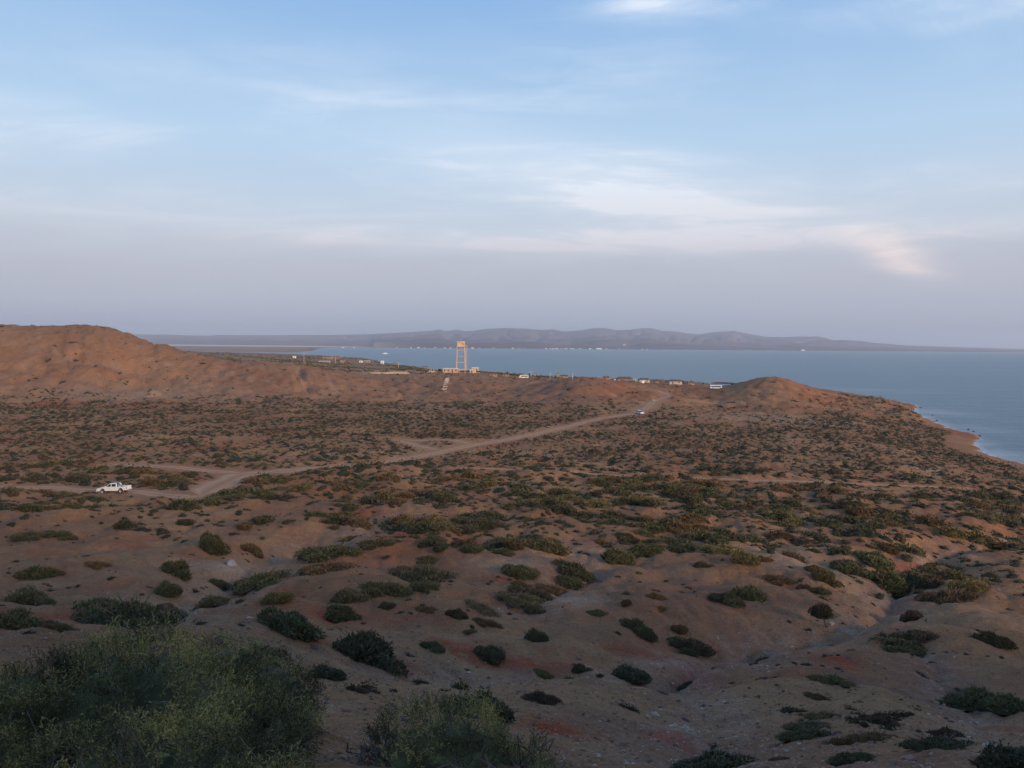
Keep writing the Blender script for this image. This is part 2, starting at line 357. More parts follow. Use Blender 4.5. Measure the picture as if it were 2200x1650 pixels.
# ---------------------------------------------------------------- roads
ROADS = [('dirt_road', 'main pale dirt road crossing the valley diagonally', 2.15, [(1436, 850), (1405, 862), (1372, 884), (1300, 899), (1240, 911), (1130, 934), (1060, 949), (960, 967), (880, 984), (800, 996), (720, 1004), (620, 1010), (530, 1018), (485, 1036), (435, 1062)]),
         ('dirt_track', '', 2.0, [(-120, 1048), (0, 1046), (100, 1047), (170, 1053), (245, 1058), (330, 1063), (400, 1066), (450, 1060)]),
         ('dirt_track', '', 2.0, [(240, 996), (340, 999), (430, 1008), (540, 1016)]),
         ('dirt_track', '', 1.5, [(860, 944), (890, 956), (945, 968)]), ('dirt_track', '', 1.6, [(870, 945), (950, 946), (1010, 952)]),
         ('dirt_track', '', 1.8, [(1436, 850), (1418, 841), (1406, 838)]), ('dirt_track', '', 1.5, [(1430, 851), (1480, 856), (1540, 866)]),
         ('dirt_track', '', .85, [(980, 1006), (1100, 1010), (1250, 1015), (1450, 1023), (1700, 1033), (1900, 1040), (2080, 1050)])]
def spline(p, n=10):
    p = np.array(p); out = []
    q = np.vstack([2*p[0]-p[1], p, 2*p[-1]-p[-2]])
    for i in range(1, len(q)-2):
        for s in np.linspace(0, 1, n, endpoint=False):
            out.append(.5*((2*q[i])+(-q[i-1]+q[i+1])*s+(2*q[i-1]-5*q[i]+4*q[i+1]-q[i+2])*s*s+(-q[i-1]+3*q[i]-3*q[i+1]+q[i+2])*s**3))
    out.append(q[-2]); return np.array(out)
road_paths = []
for nm, lb, w, pts in ROADS:
    wp = spline([hit(*p)[:2] for p in pts], 9); road_paths.append((nm, lb, w, wp))
ROADD = np.full(GZ.shape, 99.0)
def seapt(px, py):
    d = ray([px], [py])[0]; k = CAMZ/-d[2]; return d[0]*k, d[1]*k
coast = [seapt(*p) for p in ((1560, 822), (1660, 826), (1760, 834), (1850, 848), (1930, 862), (1958, 868), (1977, 874.5), (1963, 883), (1985, 896), (2009, 907), (2047, 924), (2080, 930), (2108, 939), (2091, 951), (2104, 970), (2132, 981), (2200, 997), (2320, 1025), (2500, 1070))]
mk = (GXx > 90) & (GYy > 90) & (GYy < 720)
X_, Y_ = GXx[mk], GYy[mk]; X_ = X_+1.6*perlin(X_/7, Y_/7); Y_ = Y_+1.6*perlin(X_/7+5, Y_/7)
bd = np.full(X_.shape, 1e9); sg = np.ones(X_.shape)
for (ax, ay), (bx, by) in zip(coast[:-1], coast[1:]):
    dx, dy = bx-ax, by-ay; tt0 = np.clip(((X_-ax)*dx+(Y_-ay)*dy)/(dx*dx+dy*dy), 0, 1); dd = np.hypot(X_-ax-tt0*dx, Y_-ay-tt0*dy)
    up = dd < bd; bd[up] = dd[up]; sg[up] = np.sign(dx*(Y_-ay)-dy*(X_-ax))[up]
zz_ = GZ[mk]; seaw = sg > 0; reach = 1-sst(bd, 30, 60)
cap = .35+np.where(Y_ < 345, .085, .30)*bd; capw = 1-sst(bd, 22, 48); zc = np.minimum(zz_, cap)*capw+zz_*(1-capw)
zl = np.maximum(zc, np.minimum(.2+.05*bd, 2.0)*reach-50*(1-reach)); zs_ = np.minimum(zz_, -.25-.12*bd)
GZ[mk] = np.where(seaw, np.where(bd < 200, zs_, zz_), np.where(bd < 45, zl, zz_))
for nm, lb, w, wp in road_paths:
    lo = wp.min(0)-20; hi = wp.max(0)+20
    mk = (GXx > lo[0]) & (GXx < hi[0]) & (GYy > lo[1]) & (GYy < hi[1])
    d_ = segdist(GXx[mk], GYy[mk], wp)
    ROADD[mk] = np.minimum(ROADD[mk], d_/w)
    # cut a gentle bed
    mid = Hg(wp[:, 0], wp[:, 1]); k = np.ones(9)/9; mid = np.convolve(np.pad(mid, 4, mode='edge'), k, 'valid')
    xs, ys = GXx[mk], GYy[mk]; near = d_ < w*2.6
    idx = np.argmin(((xs[near][:, None]-wp[None, :, 0])**2+(ys[near][:, None]-wp[None, :, 1])**2), 1)
    zz_ = GZ[mk]; wgt = 1-sst(d_[near], w*1.0, w*2.6); zz_[near] = zz_[near]*(1-wgt)+(mid[idx]-.12)*wgt; GZ[mk] = zz_
aRED, aPALE, aVIO = patch(RED), patch(PALE), patch(VIO)
HILLW = sst(np.hypot(GXx, GYy), 290, 340)*sst(-GXx/np.maximum(GYy, 1), -.25, .15)*(1-sst(np.hypot(GXx, GYy), 520, 650))
SCRUBF = sst(np.hypot(GXx, GYy), 560, 800)
# ---------------------------------------------------------------- ground material
def soil_material(name, road=False):
    m = bpy.data.materials.new(name); m.use_nodes = True; t = NT(m.node_tree)
    P = t.n('ShaderNodeNewGeometry').outputs['Position']
    at = lambda n: t.n('ShaderNodeAttribute', attribute_name=n).outputs['Fac']
    n0 = t.noise(P, .035, 5, .6, .4); n1 = t.noise(P, .16, 6, .6, .6); n2 = t.noise(P, .9, 5, .65); n3 = t.noise(P, 5.0, 5, .7); n4 = t.noise(P, 22.0, 3, .7)
    brown = (.265, .124, .056); tan = (.350, .192, .094); red = (.33, .058, .018); vio = (.215, .106, .066); pale = (.44, .31, .20)
    c = t.mix(t.ss(n0, .35, .65), brown, tan)
    c = t.mix(t.m('MULTIPLY', t.ss(n1, .46, .7), .65), c, vio)
    nr = t.noise(t.vm('ADD', P, (31, 7, 0)), .07, 6, .65, .8)
    c = t.mix(t.m('MULTIPLY', t.ss(nr, .54, .70), .7), c, (.31, .105, .045))
    if road:
        ed = t.ss(t.m('ADD', at('across'), t.m('MULTIPLY', n2, .5)), .75, 1.15, .85, .15); c = t.mix(ed, c, (.50, .30, .18)); rut = t.m('MULTIPLY', t.ss(t.m('ABSOLUTE', t.m('SUBTRACT', at('across'), .42)), .16, .04), t.ss(n1, .3, .6)); c = t.mix(t.m('MULTIPLY', rut, .45), c, (.60, .40, .27)); c = t.mix(t.m('MULTIPLY', t.ss(at('across'), .22, .05), .4), c, (.26, .15, .09)); c = t.mix(t.m('MULTIPLY', t.ss(n2, .4, .7), .3), c, (.36, .20, .12))
    else:
        h = t.m('MULTIPLY', at('hill'), t.ss(n1, .25, .65)); c = t.mix(t.m('MULTIPLY', h, .6), c, (.31, .165, .092))
        hm = t.n('ShaderNodeMapping', {0: P, 'Rotation': (0, 0, R(34)), 'Scale': (.22, .05, .3)}).outputs[0]; hn_ = t.noise(hm, 1.0, 6, .65, .8)
        c = t.mix(t.m('MULTIPLY', at('hill'), t.m('MULTIPLY', t.ss(hn_, .5, .66), .75)), c, (.21, .095, .055)); c = t.mix(t.m('MULTIPLY', at('hill'), t.m('MULTIPLY', t.ss(hn_, .46, .34), .4)), c, (.36, .235, .16))
        c = t.mix(t.m('MULTIPLY', at('vio'), .9, clamp=True), c, vio)
        c = t.mix(t.m('MULTIPLY', at('pale'), t.m('ADD', n2, .5), clamp=True), c, pale)
        rr_ = t.m('MULTIPLY', at('red'), t.ss(n2, .25, .6), clamp=True); c = t.mix(rr_, c, red)
        c = t.mix(t.m('MULTIPLY', at('scrub'), t.ss(n0, .3, .6), clamp=True), c, (.26, .18, .125))
        c = t.mix(t.m('MULTIPLY', at('track'), .45), c, (.46, .28, .18))
        g = t.m('MULTIPLY', at('gul'), t.ss(n2, .35, .65)); c = t.mix(t.m('MULTIPLY', g, .4), c, (.33, .27, .23))
    # pebbles: a speckle of darker and paler stones
    vo = t.n('ShaderNodeTexVoronoi', {'Vector': P, 'Scale': 11.0}); vc = t.n('ShaderNodeSeparateColor', {0: vo.outputs['Color']}).outputs[0]
    peb = t.m('MULTIPLY', t.ss(vo.outputs['Distance'], .42, .22), t.ss(vc, .45, .8))
    c = t.mix(t.m('MULTIPLY', peb, t.m('MULTIPLY', t.ss(n1, .25, .5), .85)), c, t.mix(t.n('ShaderNodeSeparateColor', {0: vo.outputs['Color']}).outputs[1], (.07, .04, .03), (.46, .34, .26)))
    v2 = t.n('ShaderNodeTexVoronoi', {'Vector': P, 'Scale': 3.2}); v2c = t.n('ShaderNodeSeparateColor', {0: v2.outputs['Color']}).outputs[0]
    p2 = t.m('MULTIPLY', t.ss(v2.outputs['Distance'], .30, .12), t.ss(v2c, .6, .8)); c = t.mix(t.m('MULTIPLY', p2, .8), c, t.mix(v2c, (.05, .03, .02), (.12, .075, .055)))
    c = t.mix(t.m('MULTIPLY', t.ss(n4, .45, .65), .35), c, t.mix(1.0, c, (.45, .42, .4), 'MULTIPLY'))
    c = t.mix(t.m('MULTIPLY', t.ss(n3, .45, .68), .6), c, t.mix(1.0, c, (.5, .5, .5), 'MULTIPLY'))
    c = t.mix(t.m('MULTIPLY', t.ss(n2, .48, .7), .6), c, t.mix(1.0, c, (1.35, 1.3, 1.25), 'MULTIPLY'))
    hgt = t.m('ADD', t.m('MULTIPLY', n2, .5), t.m('ADD', t.m('MULTIPLY', n3, .18), t.m('ADD', t.m('MULTIPLY', n4, .03), t.m('MULTIPLY', peb, .04))))
    bp = t.n('ShaderNodeBump', {'Strength': .75, 'Distance': 1.0, 'Height': hgt})
    b = t.n('ShaderNodeBsdfPrincipled', {'Base Color': c, 'Roughness': .95, 'Normal': bp.outputs[0]}); b.inputs['Specular IOR Level'].default_value = .15
    t.n('ShaderNodeOutputMaterial', {0: b.outputs[0]}); return m
SOIL = soil_material('eroded_soil'); ROADM = soil_material('packed_dirt', True)
nr_, na_ = GZ.shape
# level pads for the tower yard and bus stops before meshing
tx, ty, tz = hit(985, 801); level(tx, ty-1, 24, 34, tz)
yx, yy, yz = hit(832, 801)
idx = np.arange(nr_*na_).reshape(nr_, na_)
quads = np.stack([idx[:-1, :-1], idx[:-1, 1:], idx[1:, 1:], idx[1:, :-1]], -1).reshape(-1, 4)
V = np.stack([GXx, GYy, GZ], -1).reshape(-1, 3)
gme = npmesh('ground', V, quads[:, ::-1], SOIL, True, {'red': aRED.ravel(), 'pale': aPALE.ravel(), 'vio': aVIO.ravel(), 'hill': HILLW.ravel(), 'scrub': SCRUBF.ravel(),
        'track': np.exp(-(ROADD/1.5)**4).ravel(), 'gul': np.exp(-(GULD/1.3)**2).ravel()})
g = link('ground', gme); tag(g, kind='structure')
# the little disc of ground under the camera
for nm, lb, w, wp in road_paths:
    tg = np.gradient(wp, axis=0); tg /= np.linalg.norm(tg, axis=1)[:, None]+1e-9; nn = np.stack([-tg[:, 1], tg[:, 0]], 1)
    # resample finely
    L = np.concatenate([[0], np.cumsum(np.hypot(*np.diff(wp, axis=0).T))]); ns = max(int(L[-1]/1.0), 8)
    s = np.linspace(0, L[-1], ns); cx = np.interp(s, L, wp[:, 0]); cy = np.interp(s, L, wp[:, 1]); nx = np.interp(s, L, nn[:, 0]); ny = np.interp(s, L, nn[:, 1])
    wl = w*(1+.55*perlin(s/7, s*0+3)+.3*perlin(s/1.7, s*0+1)); wr = w*(1+.55*perlin(s/7, s*0+13)+.3*perlin(s/1.7, s*0+11))
    if nm == 'dirt_road':
        e = sst(s, L[-1]-42, L[-1]-12); wl = wl*(1+1.3*e); wr = wr*(1+1.3*e)
    fade = np.minimum(1, np.minimum(s+1, L[-1]-s+1)/6)
    cols = np.linspace(-1, 1, 11); Vr = []
    for cc in cols:
        off = np.where(cc < 0, cc*wr, cc*wl)*fade
        x_ = cx+nx*off; y_ = cy+ny*off; Vr.append(np.stack([x_, y_, Hg(x_, y_)+.07-.10*(abs(cc) > .99)-.04*(abs(abs(cc)-.4) < .1)], 1))
    Vr = np.array(Vr).transpose(1, 0, 2).reshape(-1, 3); ii = np.arange(ns*11).reshape(ns, 11)
    q = np.stack([ii[:-1, :-1], ii[:-1, 1:], ii[1:, 1:], ii[1:, :-1]], -1).reshape(-1, 4)
    tag(link(nm, npmesh(nm, Vr, q, ROADM, True, {'across': np.tile(np.abs(cols), ns)})), kind='structure')
# ---------------------------------------------------------------- sea
m = bpy.data.materials.new('sea_water'); m.use_nodes = True; t = NT(m.node_tree)
P = t.n('ShaderNodeNewGeometry').outputs['Position']
st = t.n('ShaderNodeMapping', {0: P, 'Scale': (.35, 1.0, 1)}).outputs[0]
w1 = t.noise(st, .5, 6, .65, .3); w2 = t.noise(st, .006, 4, .6, .5); w3 = t.noise(st, .05, 4, .6)
cc = t.mix(t.ss(w2, .35, .65), (.055, .120, .155), (.075, .150, .175))
sh = t.n('ShaderNodeAttribute', attribute_name='shallow').outputs['Fac']
cc = t.mix(t.m('MULTIPLY', sh, t.ss(w3, .2, .7), clamp=True), cc, (.30, .36, .38))
fo = t.n('ShaderNodeAttribute', attribute_name='foam').outputs['Fac']
cc = t.mix(t.m('MULTIPLY', fo, t.ss(w1, .42, .6), clamp=True), cc, (.72, .74, .75))
bp = t.n('ShaderNodeBump', {'Strength': .8, 'Distance': 1.2, 'Height': t.m('ADD', w1, t.m('MULTIPLY', w3, 2.5))})
b = t.n('ShaderNodeBsdfPrincipled', {'Base Color': cc, 'Roughness': t.m('ADD', t.m('MULTIPLY', w2, .12), .26), 'IOR': 1.33, 'Normal': bp.outputs[0]})
t.n('ShaderNodeOutputMaterial', {0: b.outputs[0]})
sr = np.exp(np.arange(math.log(120), math.log(29500), .018)); sa = np.radians(np.concatenate([np.arange(-60, 0, 1.2), np.arange(0, 40, .25), np.arange(40, 100, 1.2)]))
RR, AA = np.meshgrid(sr, sa, indexing='ij'); SX, SY = RR*np.sin(AA), RR*np.cos(AA)
lz = Hg(SX, SY, GZ)
shallow = sst(lz, -10, -1)*(RR < 900); foam = .6*sst(lz, -2.0, -.5)*(RR < 900)
for px, py, wx, wy, s_ in ((2010, 885, 60, 8, .9), (2120, 925, 60, 12, .6), (1850, 838, 120, 5, .4), (2150, 975, 60, 14, .8)):
    d = ray([px], [py])[0]; kk = CAMZ/-d[2]; x, y = d[0]*kk, d[1]*kk; shallow = np.maximum(shallow, s_*np.exp(-(((SX-x)/(wx*y/F))**2+((SY-y)/(wy*y*y/F/CAMZ))**2)))
ii = np.arange(SX.size).reshape(SX.shape); q = np.stack([ii[:-1, :-1], ii[1:, :-1], ii[1:, 1:], ii[:-1, 1:]], -1).reshape(-1, 4)[:, ::-1]
tag(link('sea', npmesh('sea', np.stack([SX, SY, SX*0], -1).reshape(-1, 3), q, m, True, {'shallow': shallow.ravel(), 'foam': foam.ravel()})), kind='structure')
# ---------------------------------------------------------------- far land: plain, salt flat, mountains across the bay
SKY = [(-400, 719), (0, 718), (270, 715), (300, 716.5), (340, 718.5), (450, 720), (600, 720), (700, 720), (800, 718), (880, 714), (905, 712), (925, 711), (941, 708.5), (958, 711.5), (980, 708.7), (1000, 711.5), (1020, 710.2), (1050, 706), (1085, 704.5), (1130, 706), (1160, 709), (1187, 707.5), (1210, 712), (1227, 711.5), (1250, 709.5), (1275, 705), (1300, 705), (1320, 709.5), (1350, 709), (1377, 705), (1397, 705), (1422, 710.5), (1450, 712.5), (1480, 717), (1500, 718), (1530, 714), (1575, 711), (1600, 716), (1640, 723), (1660, 724), (1690, 723.5), (1755, 722), (1790, 730), (1810, 729), (1840, 732), (1880, 736), (1930, 741), (2000, 744), (2100, 747), (2200, 749.5), (2400, 753), (2700, 757)]
SHORE = [(-400, 2500), (560, 2500), (640, 2900), (672, 3600), (684, 5000), (690, 5600), (720, 6000), (850, 6600), (1000, 7300), (1300, 8200), (1600, 9300), (1900, 10500), (2200, 12000), (2700, 15000)]
fa = np.concatenate([np.arange(-50, -36, 1.0), np.arange(-36, 38, .09)]); fr = np.concatenate([np.exp(np.arange(math.log(2400), math.log(18300), .024)), np.arange(18400, 20400, 110), np.linspace(20600, 26000, 8)])
FR, FA = np.meshgrid(fr, np.radians(fa), indexing='ij'); FX, FY = FR*np.sin(FA), FR*np.cos(FA)
fpx = 1100+F*np.tan(FA)
pyh = 742+(fpx-1100)*ROLL
DM = 19500.0
sky_s = (np.interp(fpx, [p for p, _ in SKY], [q for _, q in SKY]))
ztop = CAMZ+(pyh-sky_s)/F*DM*1.0
S = np.interp(fpx, [p for p, _ in SHORE], [q for _, q in SHORE])*1.0
D = FY+260*fbm(FX/900, FY/900, 3)*sst(FY, 4000, 7000)
toe = np.maximum(S+600, np.where(fpx < 800, 11000, 0)); tt = np.clip((D-toe)/(DM-toe), 0, None)
sh_ = np.where(tt <= 1, .42*tt+.58*np.clip(tt, 0, 1)**2.6, 1-1.6*(tt-1))
nz = fbm(FX/1500, FY/1500, 5)
zf = 3.0+ztop*sh_*(1+.0*nz)+nz*ztop*.45*np.clip(tt, 0, 1)*(np.clip(1.0-tt, 0, 1))*2
zf += -150*(np.clip(.3-np.abs(fbm(FX/1100+5, FY/1800, 3)), 0, 1)/.3)*sst(tt, .25, .6)*sst(ztop, 120, 350)*(1-sst(tt, .85, 1.0))
zf = np.where(FY < S, -3.0, zf); zf = np.where((FY >= S) & (FY < S+500), np.maximum(1.2, zf*.5), zf)
# drop under near ground at the joint
zf = np.where(FY < 3100, zf-4*(1-sst(FY, 2500, 3100)), zf)
m = bpy.data.materials.new('far_land'); m.use_nodes = True; t = NT(m.node_tree)
P = t.n('ShaderNodeNewGeometry').outputs['Position']; at = lambda n: t.n('ShaderNodeAttribute', attribute_name=n).outputs['Fac']
n1 = t.noise(P, .0012, 6, .6, .5); n2 = t.noise(P, .006, 5, .6)
c = t.mix(t.ss(n1, .3, .7), (.13, .10, .10), (.21, .155, .14)); c = t.mix(t.m('MULTIPLY', t.ss(n2, .4, .7), .5), c, (.10, .10, .085))
c = t.mix(t.m('MULTIPLY', at('plain'), .8), c, t.mix(t.ss(n2, .35, .6), (.30, .22, .17), (.40, .30, .23)))
c = t.mix(t.m('MULTIPLY', at('salt'), t.ss(n2, .1, .4)), c, (.62, .50, .40))
b = t.n('ShaderNodeBsdfPrincipled', {'Base Color': c, 'Roughness': 1.0}); b.inputs['Specular IOR Level'].default_value = 0
t.n('ShaderNodeOutputMaterial', {0: b.outputs[0]})
saltm = sst(FY, 6000, 6900)*(1-sst(FY, 10300, 10900))*(1-sst(fpx, 640, 930))*(FY > S+100)
beach = ((FY >= S) & (FY < S+170) & (fpx > 680)).astype(float)*.95
plain = (1-sst(FY, 5600, 6400))*(1-sst(fpx, 640, 700))
ii = np.arange(FX.size).reshape(FX.shape); q = np.stack([ii[:-1, :-1], ii[:-1, 1:], ii[1:, 1:], ii[1:, :-1]], -1).reshape(-1, 4)[:, ::-1]
tag(link('far_hills', npmesh('far_hills', np.stack([FX, FY, zf], -1).reshape(-1, 3), q, m, True, {'salt': np.maximum(saltm, beach).ravel(), 'plain': plain.ravel()})), kind='structure')
def Hf(x, y):
    a = np.interp(math.degrees(math.atan2(x, y)), fa, np.arange(len(fa))); r = np.interp(math.hypot(x, y), fr, np.arange(len(fr)))
    return float(zf[int(round(r)), int(round(a))])
# ---------------------------------------------------------------- haze
hz = MB().box(-31000, 31000, -3000, 31000, -60, 640)
m = bpy.data.materials.new('haze_air'); m.use_nodes = True; t = NT(m.node_tree)
pv = t.n('ShaderNodeVolumePrincipled', {'Color': (.95, .96, 1.0, 1), 'Density': 5.5e-5, 'Anisotropy': .4})
o_ = t.n('ShaderNodeOutputMaterial'); t.t.links.new(pv.outputs[0], o_.inputs['Volume'])
tag(hz.build('haze', m), kind='stuff')
# ---------------------------------------------------------------- foliage
def leaf_mat(name, cols, ob_var=True):
    m = bpy.data.materials.new(name); m.use_nodes = True; t = NT(m.node_tree)
    a = t.n('ShaderNodeAttribute', attribute_name='tint').outputs['Fac']; tc = t.n('ShaderNodeTexCoord').outputs['Object']
    n = t.noise(tc, 3.0, 3, .6)
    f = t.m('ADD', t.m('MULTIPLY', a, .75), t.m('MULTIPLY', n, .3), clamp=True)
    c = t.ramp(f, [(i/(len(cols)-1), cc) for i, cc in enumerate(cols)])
    if ob_var:
        oi = t.n('ShaderNodeObjectInfo'); oc = oi.outputs['Color']
        c = t.mix(1.0, c, oc, 'MULTIPLY')
    b = t.n('ShaderNodeBsdfPrincipled', {'Base Color': c, 'Roughness': .8}); b.inputs['Specular IOR Level'].default_value = .2
    t.n('ShaderNodeOutputMaterial', {0: b.outputs[0]}); return m
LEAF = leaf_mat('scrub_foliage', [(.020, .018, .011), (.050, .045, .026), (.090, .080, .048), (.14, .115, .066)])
BARK = simple('dry_twig', (.16, .115, .085), .9, .2, 8)
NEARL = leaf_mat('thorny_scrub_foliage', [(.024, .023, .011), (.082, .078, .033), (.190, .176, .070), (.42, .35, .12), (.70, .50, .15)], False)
def mound(nl, rs, ncard, size, seed, core=(10, 4), hgt=.42, spread=.55, mid=.68):
    """low spreading bush, radius about 1, several overlapping lobes: rough core plus leaf tufts"""
    g = np.random.default_rng(seed); V = []; Fq = []; T = []; k = 0
    lob = [(0, 0, mid, hgt)]
    for i in range(nl):
        a = g.uniform(0, 6.28); r = g.uniform(.25, spread+.1); s = g.uniform(.28, .5); lob.append((r*math.cos(a), r*math.sin(a)*.8, s, hgt*g.uniform(.35, .85)))
    nu, nv = core
    for (lx, ly, s, h) in lob:
        for j in range(nv+1):
            ph = j/nv*math.pi/2
            for i in range(nu):
                th = 2*math.pi*i/nu; q = .86+.16*g.uniform(-1, 1)
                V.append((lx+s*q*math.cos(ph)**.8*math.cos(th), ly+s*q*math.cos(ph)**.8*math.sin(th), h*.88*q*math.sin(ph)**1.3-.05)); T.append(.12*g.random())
        for j in range(nv):
            for i in range(nu):
                a = k+j*nu+i; b = k+j*nu+(i+1) % nu; Fq.append((a, b, b+nu, a+nu))
        k += (nv+1)*nu
    w = np.array([l[2]*l[3] for l in lob]); w /= w.sum()
    for c in range(ncard):
        lx, ly, s, h = lob[g.choice(len(lob), p=w)]
        th = g.uniform(0, 6.28); sp = g.uniform(0.02, 1)**.8; ph = math.asin(sp)
        n = np.array([math.cos(ph)*math.cos(th), math.cos(ph)*math.sin(th), math.sin(ph)])
        q = g.uniform(.84, 1.1)+.1*max(0, g.normal()); p = np.array([lx+s*q*n[0], ly+s*q*n[1], h*q*n[2]])
        if p[2] < -.02: continue
        d = n*[1, 1, 1.3]+g.normal(0, .55, 3); d /= np.linalg.norm(d); e = np.cross(d, g.normal(0, 1, 3)); e /= np.linalg.norm(e)
        L = size*g.uniform(.6, 1.5); wd = L*g.uniform(.28, .5)
        V += [p-d*L*.3, p+e*wd, p+d*L, p-e*wd*.8]; Fq.append((k, k+1, k+2, k+3)); k += 4
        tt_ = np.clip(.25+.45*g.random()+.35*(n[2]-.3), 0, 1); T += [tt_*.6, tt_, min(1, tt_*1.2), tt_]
    return np.array(V, float), np.array(Fq), np.array(T)
def twigs(seed, n=14, hgt=.42):
    g = np.random.default_rng(seed); mb = MB()
    for i in range(n):
        a = g.uniform(0, 6.28); r = g.uniform(.3, .95); z = hgt*math.sqrt(max(0, 1-r*r))*.9
        mid = (r*.55*math.cos(a)+g.normal(0, .04), r*.55*math.sin(a), z*.5); end = (r*math.cos(a), r*.85*math.sin(a), z+.04)
        mb.bar((0, 0, -.04), mid, .018, 3); mb.bar(mid, end, .010, 3)
        mb.bar(mid, (end[0]+g.normal(0, .12), end[1]+g.normal(0, .12), end[2]+g.uniform(0, .06)), .007, 3)
    return mb.mesh('branches', BARK)
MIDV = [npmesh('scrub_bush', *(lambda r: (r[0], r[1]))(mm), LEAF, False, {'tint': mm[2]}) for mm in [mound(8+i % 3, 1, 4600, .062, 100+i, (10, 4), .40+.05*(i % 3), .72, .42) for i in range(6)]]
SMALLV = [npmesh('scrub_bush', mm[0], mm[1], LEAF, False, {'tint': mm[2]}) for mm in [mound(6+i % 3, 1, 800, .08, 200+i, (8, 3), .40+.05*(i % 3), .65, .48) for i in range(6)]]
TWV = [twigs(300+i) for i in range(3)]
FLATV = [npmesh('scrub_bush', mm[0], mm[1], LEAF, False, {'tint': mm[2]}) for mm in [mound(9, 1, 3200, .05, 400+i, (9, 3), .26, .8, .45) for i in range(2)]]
HUE = {'green': (.82, .92, .70), 'dark': (.68, .74, .66), 'grey': (1.15, 1.15, 1.0), 'brown': (1.25, .92, .74), 'blue': (1.0, 1.15, 1.0), 'yellow': (1.6, 1.3, .8), 'purple': (.80, .62, .66), 'olive': (1.3, 1.2, .8)}
GN = 'scrub bushes on the near slope'
